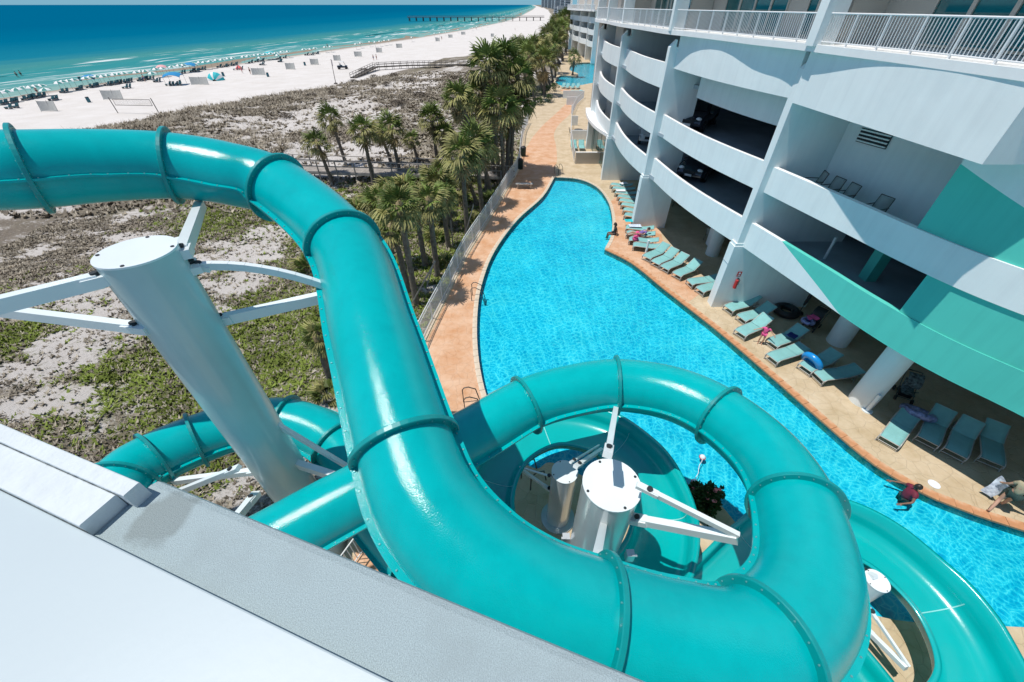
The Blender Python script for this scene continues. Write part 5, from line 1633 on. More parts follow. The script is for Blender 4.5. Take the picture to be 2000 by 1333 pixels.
# ------------------------------------------------------------------ cars in the garage
def car(loc, rz, label, paint):
    t = thing('parked_car', label, 'car', loc, rz)
    prof = [(-2.2, .45, .62), (-2.15, .35, .95), (-1.9, .30, 1.02), (-1.5, .28, 1.45), (-.9, .28, 1.62), (.35, .28, 1.60), (1.05, .30, 1.10), (1.9, .33, .98), (2.2, .42, .80), (2.28, .45, .6)]
    m = MB(); rings = []
    for x, zb_, zt in prof:
        w = .88 if zt < 1.2 else .72; wb = .88 if abs(x) < 2 else .8
        w = min(w, wb)
        rings.append([Vector((x, -wb, zb_)), Vector((x, -wb - .02, .75)), Vector((x, -min(.9, wb), min(zt, .98))), Vector((x, -w, zt - .05)), Vector((x, -w * .8, zt)), Vector((x, w * .8, zt)), Vector((x, w, zt - .05)), Vector((x, min(.9, wb), min(zt, .98))), Vector((x, wb + .02, .75)), Vector((x, wb, zb_))])
    m.loft(rings, 0, True); m.add(rings[0], [tuple(range(10))]); m.add(rings[-1], [tuple(range(9, -1, -1))]); m.build('body', paint, t)
    m = MB(); m.add([(.42, -.6, 1.585), (.42, .6, 1.585), (1.05, .72, 1.13), (1.05, -.72, 1.13)], [(0, 3, 2, 1)]); m.build('windscreen', M_CARGLASS, t)
    for s in (-1, 1):
        m = MB(); m.add([(-1.45, s * .885, 1.02), (.9, s * .885, 1.02), (.3, s * .78, 1.5), (-1.2, s * .78, 1.5)], [(0, 1, 2, 3) if s < 0 else (3, 2, 1, 0)]); m.build('side_window', M_CARGLASS, t)
        m = MB(); m.sphere((2.1, s * .62, .82), .17, 10, sc=(.7, 1.2, .7)); m.build('headlight', M_LAMP, t)
        m = MB(); m.box((.75, s * 1.0, 1.05), (.12, .16, .12)); m.build('wing_mirror', paint, t)
        for x in (-1.4, 1.45):
            m = MB(); m.cyl((x, s * .68, .33), (x, s * .92, .33), .33, .33, 18); w_ = m.build('wheel', M_BLACK, t)
            m = MB(); m.cyl((x, s * .9, .33), (x, s * .935, .33), .2, .2, 12); m.build('rim', M_CHROME, w_)
    m = MB(); m.box((2.29, 0, .68), (.04, .8, .2)); m.build('grille', M_DARK, t)
    m = MB(); m.box((2.32, 0, .5), (.03, .45, .12)); m.build('number_plate', M_TOWEL, t)
    return t


q = P(1378, 345, 4.3); car((q.x + .3, q.y + 1.6, 3.95), -2.3, 'black car nose out on the first garage level above the loungers', M_CARBLACK)
q = P(1256, 275, 4.4); car((q.x + 1.2, q.y + 2.0, 3.95), -1.9, 'white car in the next garage bay on the first level', M_CARWHITE)
q = P(1352, 235, 7.2); car((q.x + .8, q.y + 1.2, 6.6), -2.2, 'dark car with glinting lights on the second garage level', M_CARBLACK)

# ------------------------------------------------------------------ poolside things
q = P(1536, 607, 0.18)
o = thing('swim_tube', 'large black inner tube lying in the shade near the round column', 'swim ring', (q.x, q.y, 0.0))
m = MB(); m.torus((0, 0, .19), .48, .19); m.build('tube', M_BLACK, o); m = MB(); m.cyl((.30, 0, .2), (.26, 0, .24), .015, .015, 8); m.build('valve', M_CHROME, o)
q = P(1573, 722, 0.0)
o = thing('swim_ring', 'bright blue swim ring standing upright against a lounger', 'swim ring', (q.x, q.y, 0.0), 0.35)
Mr = Matrix.Rotation(math.radians(62), 3, 'Y')
m = MB(); m.torus((0.1, 0, .50), .36, .15, mat=Mr); m.build('ring', M_VBLUE, o)
m = MB(); m.cyl(Vector((0.1, 0, .5)) + Mr @ Vector((0, 0, -.03)), Vector((.1, 0, .5)) + Mr @ Vector((0, 0, -.0)), .22, .22, 20); m.build('seat_mesh', M_VBLUE, o)
q = P(1790, 812, 0.35)
o = thing('swim_ring', 'lilac patterned swim ring propped behind the head of a lounger', 'swim ring', (q.x + .1, q.y + .1, 0.0), 0.9)
Mr = Matrix.Rotation(math.radians(25), 3, 'Y')
m = MB(); m.torus((0, 0, .42), .45, .15, mat=Mr); m.build('ring', M_VLILAC, o); m = MB(); m.cyl(Vector((0, 0, .42)) + Mr @ Vector((.3, 0, .02)), Vector((0, 0, .42)) + Mr @ Vector((.27, 0, .06)), .015, .015, 8); m.build('valve', M_CHROME, o)
# stroller
def stroller(px_, py_, rz, label, cloth, ring=False):
    q = P(px_, py_, 0.0)
    t = thing('stroller', label, 'stroller', (q.x, q.y, 0), rz)
    for x in (-.32, .36):
        for s in (-1, 1):
            m = MB(); m.cyl((x, s * .26, .12), (x, s * .30, .12), .12, .12, 14); m.build('wheel', M_BLACK, t)
    m = MB()
    for s in (-1, 1):
        m.tube([(-.32, s * .28, .12), (.30, s * .27, .62), (.55, s * .27, 1.0), (.62, s * .25, 1.05)], .016, 6); m.tube([(.36, s * .28, .12), (-.2, s * .27, .6)], .016, 6)
    m.tube([(.62, -.25, 1.05), (.62, .25, 1.05)], .02, 6); m.tube([(-.32, -.28, .2), (-.32, .28, .2)], .014, 6); m.build('frame', M_CHFRAME, t)
    m = MB(); m.loft([[Vector((x, y, z)) for y in (-.22, 0, .22)] + [Vector((x, y, z - .03)) for y in (.22, -.22)] for x, z in ((-.35, .46), (-.1, .42), (.12, .45), (.3, .85))], 0, True); m.build('seat', cloth, t)
    m = MB()
    for k in range(5):
        a = k * .36; m.add([(.35 - .45 * math.sin(a), -.26, .75 + .38 * math.cos(a)), (.35 - .45 * math.sin(a), .26, .75 + .38 * math.cos(a)), (.35 - .45 * math.sin(a + .36), .26, .75 + .38 * math.cos(a + .36)), (.35 - .45 * math.sin(a + .36), -.26, .75 + .38 * math.cos(a + .36))], [(0, 1, 2, 3)], 0, True)
    m.build('canopy', cloth, t)
    m = MB(); m.box((.05, 0, .26), (.5, .42, .18)); m.build('basket', M_BLACK, t)
    return t


M_BAG = mat('patterned_bag', (0.10, 0.13, 0.13), 0.8, 0.95, 9)
stroller(1760, 775, 1.0, 'dark stroller loaded with bags in the shade beside the sunlit column', M_BAG)
st = stroller(1582, 640, 0.6, 'dark stroller under a navy swim ring and pink towel by the shaded column', M_BLACK)
q = P(1578, 628, 0.8)
o = thing('swim_ring', 'navy and white swim ring lying on the stroller by the shaded column', 'swim ring', (q.x, q.y, .72))
m = MB(); m.torus((0, 0, .1), .22, .1); m.build('ring', mat('navy_white_vinyl', (0.2, .22, .42), .3, .95, 6, coat=.3), o); m = MB(); m.cyl((0, 0, .09), (0, 0, .1), .13, .13, 14); m.build('centre', M_NAVY, o)
m = MB(); rg = []
for k in range(6): rg.append([Vector((-.25 + .1 * k, y, .06 * math.sin(k * 1.7 + y * 6) + .06)) for y in (-.2, -.1, 0, .1, .2)])
m.loft(rg, 0, True, ringclosed=False)
o = m.build('towel', M_PINK); o.location = (q.x + .28, q.y + .2, .86); tag(o, 'pink towel heaped on the navy swim ring', 'towel')
# standing closed parasol in the undercroft
q = P(1560, 612, 0)
t = thing('closed_parasol', 'dark closed parasol leaning in the undercroft beside the black tube', 'parasol', (q.x, q.y, 0))
m = MB(); m.cyl((0, 0, 0), (.35, .25, 1.9), .02, .02, 8); m.build('pole', M_CHFRAME, t)
m = MB(); m.tube([(.09, .065, .5), (.14, .1, .75), (.25, .18, 1.4), (.34, .24, 1.85)], [.05, .09, .08, .03], 8); m.build('canopy', M_BLACK, t)
m = MB(); m.cyl((0, 0, 0), (0, 0, .08), .22, .2, 16); m.build('base', M_BLACK, t)
# white posts with base plates
for (x, y, h, lab) in ((1693, 802, 0.95, 'short white post with round base beside the sunlit column'), (1260, 500, 1.15, 'slim white post among the loungers at the deck kink')):
    q = P(x, y, 0); t = thing('white_post', lab, 'post', (q.x, q.y, 0))
    m = MB(); m.cyl((0, 0, 0), (0, 0, h), .075, .075, 14); m.build('shaft', M_WHITEMETAL, t); m = MB(); m.cyl((0, 0, 0), (0, 0, .04), .2, .2, 18); m.build('base', M_WHITEMETAL, t)
q = P(1629, 492, 4.5); t = thing('white_post', 'thin white post standing on the dark garage floor behind the mint parapet', 'post', (q.x, q.y + .3, 3.95))
m = MB(); m.cyl((0, 0, 0), (0, 0, 1.1), .06, .06, 12); m.build('shaft', M_WHITEMETAL, t); m = MB(); m.cyl((0, 0, 0), (0, 0, .05), .12, .12, 12); m.build('base', M_CONC, t)
# skimmer lids
for x, y, lab in ((1824, 946, 'round white skimmer lid in the deck near the swimmer'),):
    q = P(x, y, 0); m = MB(); m.cyl((0, 0, 0), (0, 0, .012), .16, .16, 20); m.torus((0, 0, .01), .17, .012, 24, 6); o = m.build('skimmer_lid', M_TOWEL); o.location = (q.x, q.y, .002); tag(o, lab, 'lid')
# pool handrails
def handrail(px_, py_, rz, label):
    q = P(px_, py_, 0); t = thing('pool_handrail', label, 'handrail', (q.x, q.y, 0), rz)
    for s in (-.28, .28):
        m = MB(); m.tube([(0, s, 0), (0, s, .75), (.08, s, .86), (.25, s, .88), (.55, s, .70), (.75, s, -.3)], .024, 7); m.build('rail', M_CHFRAME, t)
    m = MB()
    for z in (-.1, -.35): m.box((.73, 0, z - .1), (.1, .5, .03))
    m.build('step', M_CHROME, t)
handrail(922, 582, 0.0, 'bent metal ladder rail on the left bank of the pool')
handrail(1087, 338, -1.0, 'curved metal handrail at the far tip of the pool')
handrail(907, 795, 0.2, 'metal ladder rail peeping out beside the slide coil')
handrail(1027, 945, 0.6, 'dark ladder rail inside the open flume ring')
# rope with floats
a = P(1372, 893, -.05); b2 = P(1357, 941, -.05)
t = thing('pool_rope', 'pool rope with white and red floats near the flower bed', 'rope', (a.x, a.y, -.05))
m = MB(); m.tube([Vector((0, 0, 0)).lerp(b2 - a, k / 6) + Vector((.03 * math.sin(k * 2), 0, .01)) for k in range(7)], .012, 5); m.build('rope', M_TOWEL, t)
for k in (0, 6):
    c = Vector((0, 0, 0)).lerp(b2 - a, k / 6); m = MB(); m.sphere(c, .11, 12); f_ = m.build('float', M_TOWEL, t); m = MB(); m.torus(c, .105, .02, 16, 6); m.build('band', M_SIGNRED, f_)
# fire extinguisher and sign on the fin wall
q = PY(1437, 552, 18.44 - .08)
t = thing('fire_extinguisher', 'red fire extinguisher with sign on the shaded side of the tall fin wall', 'extinguisher', (q.x, 18.30, q.z - .3))
m = MB(); m.cyl((0, 0, 0), (0, 0, .45), .085, .085, 14); m.sphere((0, 0, .45), .085, 12); m.build('cylinder', M_SIGNRED, t)
m = MB(); m.box((0, .0, .57), (.05, .05, .1)); m.tube([(0.03, 0, .58), (.12, -.02, .5), (.11, -.02, .2)], .015, 6); m.build('hose', M_BLACK, t)
m = MB(); m.box((0, .055, .82), (.22, .012, .28)); sg = m.build('sign', M_SIGNRED, t)
m = MB(); m.box((0, .047, .87), (.10, .006, .09)); m.box((0, .047, .76), (.14, .006, .04)); m.build('sign_marking', M_TOWEL, sg)
# towels and bags on loungers
def cloth(px_, py_, z, w, l, rz, mt, label, name='towel'):
    q = P(px_, py_, z); m = MB(); rg = []
    for k in range(7):
        u = k / 6; rg.append([Vector((l * (u - .5), w * (v - .5), .02 + .03 * math.sin(u * 7 + v * 5) * math.sin(v * 6))) for v in (0, .2, .4, .6, .8, 1)])
    m.loft(rg, 0, True, ringclosed=False); o = m.build(name, mt); o.location = q; o.rotation_euler = (0, 0, rz); tag(o, label, name)
cloth(1547, 656, .56, .4, .45, .6, M_NAVY, 'dark navy towel on a shaded lounger back')
cloth(1228, 431, .45, .5, .6, 0, M_UMBT, 'turquoise towel hanging over a lounger end at the second fin wall')
cloth(1240, 441, .45, .5, .9, 0, M_TOWELB, 'white and blue towel on the lounger in front of the second fin wall')
cloth(1212, 372, .45, .5, .8, 0, M_TOWEL, 'white towel on a lounger of the tight row')
cloth(1218, 358, .5, .5, .7, .3, M_TOWEL, 'crumpled white towel on the farthest lounger')
q = P(1241, 466, .5); m = MB(); m.tube([(0, 0, 0), (0, 0, .12), (.02, 0, .3), (0, 0, .36)], [.16, .24, .18, .1], 12); m.torus((0, 0, .42), .12, .015, 16, 5, mat=Matrix.Rotation(PI / 2, 3, 'X'))
o = m.build('beach_bag', M_PINK); o.location = (q.x, q.y, .38); tag(o, 'bright pink beach bag on the lounger by the person in purple', 'bag')
# bins and bench by the fence
for x, y, lab in ((1016, 330, 'dark green bin beside the fence near the pool tip'), (1022, 305, 'dark bin against the fence in the palm shadows')):
    q = P(x, y, 0); t = thing('litter_bin', lab, 'bin', (q.x, q.y, 0)); m = MB(); m.lathe([(.01, 0), (.27, 0), (.3, .8), (.3, .85)], 18); m.build('drum', M_GREENSHORT, t); m = MB(); m.lathe([(.31, .85), (.3, .92), (.15, 1.05), (.01, 1.06)], 18); m.build('lid', M_BLACK, t)
q = P(1024, 368, 0); t = thing('bench', 'low grey bench on the path by the fence', 'bench', (q.x, q.y, 0))
m = MB(); m.box((0, 0, .42), (1.6, .42, .06)); m.build('seat', M_LFRAME, t)
for s in (-1, 1): m = MB(); m.box((.6 * s, 0, .2), (.08, .38, .4)); m.build('leg', M_LFRAME, t)

# stair rail seen in the gap under the slide
q = P(712, 1075, 0.0); t = thing('stair_railing', 'white stair railing seen below the slide beside the grey ledge', 'railing', (q.x, q.y, 0), 1.15)
m = MB(); m.tube([(-1.2, 0, 1.05), (1.6, 0, 1.05)], .025, 6); m.tube([(-1.2, 0, .1), (1.6, 0, .1)], .02, 6); m.build('rail', M_RAIL, t)
for k in range(22): m = MB(); m.box((-1.2 + k * .13, 0, .57), (.02, .02, .95)); m.build('baluster', M_RAIL, t)
# pump pipe under the slide
q = G(630, 905); t = thing('water_pipe', 'grey and dark valve pipe on the mulch beneath the lower tube', 'pipe', (q.x, q.y, q.z))
m = MB(); m.tube([(-.5, 0, .5), (.1, 0, .55)], .14, 10); m.build('pipe', M_STEEL, t); m = MB(); m.tube([(.1, 0, .55), (.5, 0, .6), (.6, 0, .3), (.62, 0, 0)], .16, 10); m.build('elbow', M_NAVY, t)
# ------------------------------------------------------------------ beach: boardwalks
def boardwalk(name, label, pts, w, h_rail, posts, legs=1.2, steps=False, wm=None):
    M_WOOD = wm or MATS['weathered_wood']
    t = thing(name, label, 'boardwalk', (0, 0, 0))
    pts = [Vector(p) for p in pts]
    pl = MB(); L0 = 0
    for i in range(len(pts) - 1):
        d = pts[i + 1] - pts[i]; L = d.length; u = d / L; sd_ = Vector((-u.y, u.x, 0)).normalized()
        n = max(1, int(L / 0.155))
        for k in range(n):
            c = pts[i] + u * (k + .5) * L / n
            Mx = Matrix((u, sd_, u.cross(sd_))).transposed()
            pl.box(c + Vector((0, 0, R.uniform(-.006, .006))), (L / n - 0.012, w, 0.04), mat=Mx)
    o = pl.build('planks', M_WOOD, t); o['kind'] = 'stuff'
    for s in (-1, 1):
        e = []
        for i, p in enumerate(pts):
            d = pts[min(i + 1, len(pts) - 1)] - pts[max(i - 1, 0)]; n_ = Vector((-d.y, d.x, 0)).normalized(); e.append(p + n_ * s * w / 2)
        for hh, ww in ((h_rail, .14), (h_rail * .55, .09)):
            m = MB()
            for i in range(len(e) - 1): m.beam(e[i] + Vector((0, 0, hh)), e[i + 1] + Vector((0, 0, hh)), .05 if hh < h_rail else .14, .09 if hh < h_rail else .04)
            m.build('rail', M_WOOD, t)
        m = MB()
        for i in range(len(e) - 1): m.beam(e[i] - Vector((0, 0, .12)), e[i + 1] - Vector((0, 0, .12)), .05, .2)
        m.build('beam', M_WOOD, t)
        for p, d in walk3(e, posts):
            m = MB(); m.box((p.x, p.y, p.z + h_rail / 2 - legs / 2), (.1, .1, h_rail + legs)); m.build('post', M_WOOD, t)
    return t


def walk3(pts, step):
    out = []; acc = 0; nxt = 0
    for i in range(len(pts) - 1):
        d = pts[i + 1] - pts[i]; L = d.length
        while nxt <= acc + L:
            out.append((pts[i] + d * ((nxt - acc) / L), d / L)); nxt += step
        acc += L
    return out


boardwalk('boardwalk', 'grey weathered boardwalk with rails running behind the palms to the fence', [(-36, 46, -.1), (-21, 42.8, 0.1), (-8, 41.6, 0.1), (0.3, 41.2, 0.05)], 1.9, 1.05, 1.9, 1.3)
a = G(690, 153); c2_ = G(735, 137); e3 = G(800, 133); e4 = G(930, 130)
boardwalk('beach_walkover', 'wooden walkover with ramp coming down to the white beach', [(a.x, a.y, a.z + .2), (c2_.x, c2_.y, c2_.z + .9), (e3.x, e3.y, e3.z + .8), (e4.x, e4.y, e4.z + .6), (2.5, e4.y - 4, e4.z + .6)], 1.5, 1.0, 2.2, 2.2, wm=M_WOOD_B)

# pier
pier = thing('fishing_pier', 'long dark fishing pier on piles reaching out from the far beach', 'pier', (0, 0, 0))
PYr = 640
m = MB(); m.box((-45, PYr, 1.0), (170, 7, .5)); m.build('deck', M_WOOD_D, pier)
for s in (-1, 1):
    m = MB(); m.box((-45, PYr + 3.4 * s, 2.2), (170, .25, .3)); m.build('rail', M_WOOD_D, pier)
b0 = MB(); b0.cyl((0, 0, -6), (0, 0, 3), .42, .42, 8); plm = b0.mesh('pile', M_WOOD_D)
for k in range(20):
    for s in (-1, 1):
        o = link('pile', plm, pier); o.location = (-128 + k * 8.6, PYr + 3 * s, -1.9)
m = MB()
for k in range(20): m.beam((-128 + k * 8.6, PYr - 3, -3), (-128 + k * 8.6, PYr + 3, .5), .3, .3)
m.build('braces', M_WOOD_D, pier)['kind'] = 'stuff'

# ------------------------------------------------------------------ beach: wind screens, parasols, chairs
scr0 = None
SCR = ((97, 212, 30, 'windscreen nearest the left edge of the beach'), (222, 189, 36, 'windscreen just behind the volleyball net'), (391, 160, 32, 'windscreen between the blue canopy and the turquoise tent'), (506, 141, 24, 'windscreen right of the turquoise tent'),
       (568, 130, 17, 'windscreen left of the flagpole, lower'), (615, 121, 15, 'windscreen up the beach from the lower one'), (659, 113, 13, 'windscreen just behind the flagpole top'), (700, 105, 14, 'windscreen above the beach buggy'), (741, 97, 11, 'small windscreen past the buggy'),
       (780, 88, 11, 'windscreen halfway to the pier'), (855, 75, 8, 'windscreen below the pier end'), (880, 68, 8, 'windscreen right of the pier end'), (905, 62, 8, 'windscreen close under the pier'), (962, 66, 6, 'windscreen near the far dune'))
for x, y, w, lab in SCR:
    g = G(x, y + 6)
    wid = w / F_PX * (g.y * _c + (CAM_H - g.z) * _s)
    t = thing('wind_screen', lab, 'windscreen', (g.x, g.y, g.z), 0.1)
    m = MB(); n = 8
    vs_ = []
    for i in range(n + 1):
        u = i / n - .5; sag = .25 * math.sin(PI * (i / n))
        vs_ += [Vector((u * wid, .3 * math.sin(PI * i / n), .1)), Vector((u * wid, .3 * math.sin(PI * i / n) + .35, 1.7 - sag * .3))]
    vs_ += [p + Vector((0, .02, 0)) for p in vs_]
    k0 = 2 * (n + 1)
    m.add(vs_, [(2 * i, 2 * i + 2, 2 * i + 3, 2 * i + 1) for i in range(n)] + [(k0 + 2 * i, k0 + 2 * i + 1, k0 + 2 * i + 3, k0 + 2 * i + 2) for i in range(n)])
    m.build('mesh_panel', M_GREYMESH, t)
    for s in (-.5, 0, .5):
        m = MB(); m.cyl((s * wid, 0 if s else .3, -.2), (s * wid, .37 if s else .67, 1.8), .03, .03, 6); m.build('pole', M_WOOD, t)


def make_umbrella():
    t = thing('beach_umbrella', 'x', 'umbrella')
    m = MB(); n = 8; r = 1.15
    for k in range(n):
        a = 2 * PI * k / n; b2_ = 2 * PI * (k + 1) / n
        P0 = (0, 0, 2.35); p1 = (.65 * r * math.cos(a), .65 * r * math.sin(a), 2.18); p2 = (.65 * r * math.cos(b2_), .65 * r * math.sin(b2_), 2.18)
        q1 = (r * math.cos(a), r * math.sin(a), 1.9); q2 = (r * math.cos(b2_), r * math.sin(b2_), 1.9)
        m.add([P0, p1, p2, q1, q2], [(0, 1, 2), (1, 3, 4, 2)], 0 if k % 2 else 1)
    m.build('canopy', [M_UMBW, M_UMBG], t)
    m = MB(); m.cyl((0, 0, -.3), (0, 0, 2.4), .025, .025, 6); m.build('pole', M_WOOD, t)
    return t


def make_bchair():
    t = thing('beach_chair', 'x', 'chair')
    m = MB(); m.loft([[Vector((x, y, z)) for y in (-.3, .3)] + [Vector((x, y, z - .05)) for y in (.3, -.3)] for x, z in ((-.9, .38), (0.3, .36))], 0); m.build('seat', M_BCHAIR, t)
    m = MB(); m.loft([[Vector((x, y, z)) for y in (-.3, .3)] + [Vector((x + .04, y, z - .03)) for y in (.3, -.3)] for x, z in ((.3, .36), (.75, 1.0))], 0); m.build('backrest', M_BCHAIR, t)
    for x in (-.8, .3):
        m = MB(); m.box((x, 0, .18), (.06, .56, .36)); m.build('leg', M_WOOD, t)
    return t


umb0 = make_umbrella(); bch0 = make_bchair(); first = [True, True]
UG = 'umbrellas along the waterline'; CG = 'chairs under the waterline umbrellas'


def umbrella(x, y, label, group, z=None):
    g = G(x, y)
    if first[0]: o = umb0; first[0] = False
    else: o = copy_tree(umb0)
    o.location = g; o.rotation_euler = (R.uniform(-.06, .06), R.uniform(-.06, .06), R.uniform(0, 1))
    o['label'] = label; o['group'] = group
    return g


def bchair(p, label, group):
    if first[1]: o = bch0; first[1] = False
    else: o = copy_tree(bch0)
    o.location = (p.x, p.y, float(terrain(p.x, p.y))); o.rotation_euler = (0, 0, R.uniform(-.2, .2) - .25)
    o['label'] = label; o['group'] = group


def nth(n): return '%d%s' % (n, 'th' if 10 < n % 100 < 14 else {1: 'st', 2: 'nd', 3: 'rd'}.get(n % 10, 'th'))


rowx = [-2, 100, 200, 300, 400, 500, 600, 720, 800, 900, 980, 1020]
rowy = [206, 185, 168, 154, 136.5, 121, 108.5, 93, 83, 64, 49, 35]
x = 4.0; nU = 0
while x < 1010:
    y = float(np.interp(x, rowx, rowy))
    if not (R.random() < (0.2 if x < 620 else 0.35)):
        nU += 1
        g = umbrella(x, y + R.uniform(-1.0, .6), 'white and green umbrella, %s from the left in the waterline row' % nth(nU), UG)
        if x < 640 and R.random() < .72:
            for k in range(2):
                bchair(Vector((g.x + .6 + R.uniform(-.2, .2), g.y - .7 + k * .9, 0)), '%s blue chair beneath the %s waterline umbrella from the left' % (('nearest', 'middle', 'farthest')[k], nth(nU)), CG)
    x += (10.0 if x < 620 else 9.0) * R.uniform(.85, 1.2)
for x, y, lab in ((103, 196, 'umbrella standing in front of the row over two blue chairs, far left'), (305, 160, 'umbrella in front of the row, left of the blue canopy'), (510, 127, 'umbrella with a shadow in front of the row, right of the red shade'), (545, 121, 'small lone umbrella set back from the row'), (375, 140, 'umbrella just behind the turquoise tent')):
    g = umbrella(x, y, lab, 'umbrellas set back from the row')
    for k in range(2): bchair(Vector((g.x + .6, g.y - .6 + k * .95, 0)), ('nearer' if k == 0 else 'farther') + ' chair under the ' + lab.split(',')[0].split(' back')[0].replace('umbrella ', 'umbrella ').replace(' over two blue chairs', '').replace(' standing in front of the row', ' farthest left in front of the row')[:64], 'chairs set back from the row')
for x, y, lb in ((247, 173, 'left of two lone chairs below the waterline row'), (253, 172, 'right of two lone chairs below the waterline row'), (20, 213, 'lone chair at the left edge of the beach'), (34, 211, 'lone chair between the left edge and the nearest windscreen'), (350, 165, 'chair poking out behind the bright blue canopy'), (462, 137, 'chair left of the red shelter'), (472, 136, 'chair right of the red shelter')):
    g = G(x, y); bchair(g, 'dark ' + lb, 'chairs on open sand')


def canopy(x, y, w, label, cm, h=2.3):
    g = G(x, y); t = thing('shade_canopy', label, 'canopy', (g.x, g.y, g.z), .3)
    m = MB(); n = 6; vs_ = []
    for i in range(n + 1):
        for j in range(n + 1):
            u, v = i / n - .5, j / n - .5
            vs_.append((u * w, v * w, h + .45 * (1 - 4 * max(u * u, v * v)) - .5 * (abs(2 * u) * abs(2 * v)) ** 2))
    fs = [(i * (n + 1) + j, (i + 1) * (n + 1) + j, (i + 1) * (n + 1) + j + 1, i * (n + 1) + j + 1) for i in range(n) for j in range(n)]
    m.add(vs_, fs, 0, True); m.add([(a_, b_, c_ - .05) for a_, b_, c_ in vs_], [f[::-1] for f in fs], 0, True); m.build('canopy', cm, t)
    for sx in (-.46, .46):
        for sy in (-.46, .46):
            m = MB(); m.cyl((sx * w, sy * w, -.2), (sx * w, sy * w, h - .15), .03, .03, 6); m.build('pole', M_WOOD, t)
    return g


g = canopy(346, 166, 3.8, 'bright blue square canopy over dark chairs on the beach', M_UMBB)
for k in range(4): bchair(Vector((g.x - 1.2 + k * .9, g.y - 1.2, 0)), ('leftmost', 'second', 'third', 'rightmost')[k] + ' dark chair in the shade of the bright blue canopy', 'chairs under the blue canopy')
canopy(184, 168, 3.0, 'blue canopy wedged into the umbrella row at left', M_UMBB, 2.0)
canopy(376, 141, 3.4, 'blue canopy in the umbrella row behind the turquoise tent', M_UMBB, 2.0)
canopy(530, 116, 4.0, 'pale blue canopy in the umbrella row up the beach', M_UMBT, 2.0)
canopy(322, 146, 2.6, 'pale pink striped canopy by the water', mat('pale_pink', (.75, .4, .4), .8, .1), 2.0)
g = G(423, 157); t = thing('beach_tent', 'turquoise and white dome tent open on the beach', 'tent', (g.x, g.y, g.z), .2)
m = MB(); rings = []
for i in range(9):
    a = PI * i / 8; rings.append([Vector((2.1 * math.cos(a) * math.cos(b_), 1.5 * math.sin(b_), 1.9 * math.sin(a) * math.cos(b_))) for b_ in np.linspace(-1.35, 1.35, 9)])
for i in range(8):
    m2 = MB(); m2.loft([rings[i], rings[i + 1]], 0, True, ringclosed=False); m2.build('panel', M_UMBT if i % 3 != 1 else M_UMBW, t)
m = MB(); m.box((0, 0, .02), (3.6, 2.2, .03)); m.build('groundsheet', M_UMBW, t)
g = G(468, 135); t = thing('sun_shelter', 'low red sun shelter pitched on the beach', 'tent', (g.x, g.y, g.z), .3)
m = MB(); m.loft([[Vector((2.0 * (i / 6 - .5), -.9, .05)), Vector((2.0 * (i / 6 - .5), -.3, 1.0 * math.sin(PI * (i + .6) / 7.2))), Vector((2.0 * (i / 6 - .5), .9, .4 * math.sin(PI * (i + .6) / 7.2)))] for i in range(7)], 0, True, ringclosed=False)
m.build('fabric', mat('coral_fabric', (.75, .12, .12), .8, .1), t); m = MB(); m.tube([(-1, -.3, 0), (0, -.3, 1.0), (1, -.3, 0)], .02, 5); m.build('pole', M_WOOD, t)
# volleyball net
a = G(231, 221); b2 = G(312, 223); t = thing('volleyball_net', 'volleyball net between two leaning dark posts on the sand', 'net', a)
for p in (Vector((0, 0, 0)), b2 - a): m = MB(); m.cyl(p + Vector((0, 0, -.3)), p + Vector((-.3, .1, 2.5)), .07, .07, 8); m.build('post', M_WOOD_D, t)
d = b2 - a; m = MB()
for z in (2.25, 1.3): m.beam(Vector((-.25, .1, z)) + d * .07, d * .95 + Vector((-.25, .1, z)), .06, .07)
for u in (.07, .95): m.beam(d * u + Vector((-.25, .1, 2.25)), d * u + Vector((-.25, .1, 1.3)), .05, .05)
m.build('band', M_WOOD_D, t); m = MB()
for k in range(40):
    u = .07 + .88 * k / 39; m.beam(d * u + Vector((-.25, .1, 2.25)), d * u + Vector((-.25, .1, 1.3)), .008, .008)
for k in range(6): z = 1.3 + .95 * k / 6; m.beam(Vector((-.25, .1, z)) + d * .07, d * .95 + Vector((-.25, .1, z)), .008, .008)
m.build('netting', M_BLACK, t)['kind'] = 'stuff'
# flagpole, bins, buggy
g = G(656, 164); tp = PY(646, 115, g.y) - g; t = thing('flagpole', 'tall leaning flagpole with furled flag at the dune edge', 'flagpole', g)
m = MB(); m.cyl((0, 0, -.2), tp, .09, .06, 8); m.build('pole', M_WOOD_D, t)
m = MB(); m.loft([[tp * u + Vector((.12 + .05 * math.sin(9 * u), y, 0)) for y in (-.12, .12)] for u in (.72, .8, .88, .97)], 0, True, ringclosed=False); m.build('flag', M_PURPLE, t)
m = MB(); m.cyl((0, 0, -.1), (0, 0, .25), .5, .4, 10); m.build('base', M_WOOD_D, t)
for x, y, lab in ((175, 200, 'dark litter barrel on the sand by the volleyball net'), (437, 149, 'small dark barrel right of the turquoise tent'), (596, 128, 'dark barrel beyond the row of windscreens'), (524, 150, 'dark heap beside the windscreen right of the tent'), (158, 158, 'dark paired signboard at the waterline')):
    g = G(x, y); t = thing('litter_barrel', lab, 'bin', g); m = MB(); m.lathe([(.01, 0), (.3, 0), (.33, .45), (.3, .9)], 12); m.build('drum', M_BCHAIR, t); m = MB(); m.lathe([(.32, .9), (.3, 1.0), (.01, 1.02)], 12); m.build('lid', M_BLACK, t)
g = G(670, 135); t = thing('beach_buggy', 'dark open beach buggy parked above the walkover ramp', 'vehicle', g, .2)
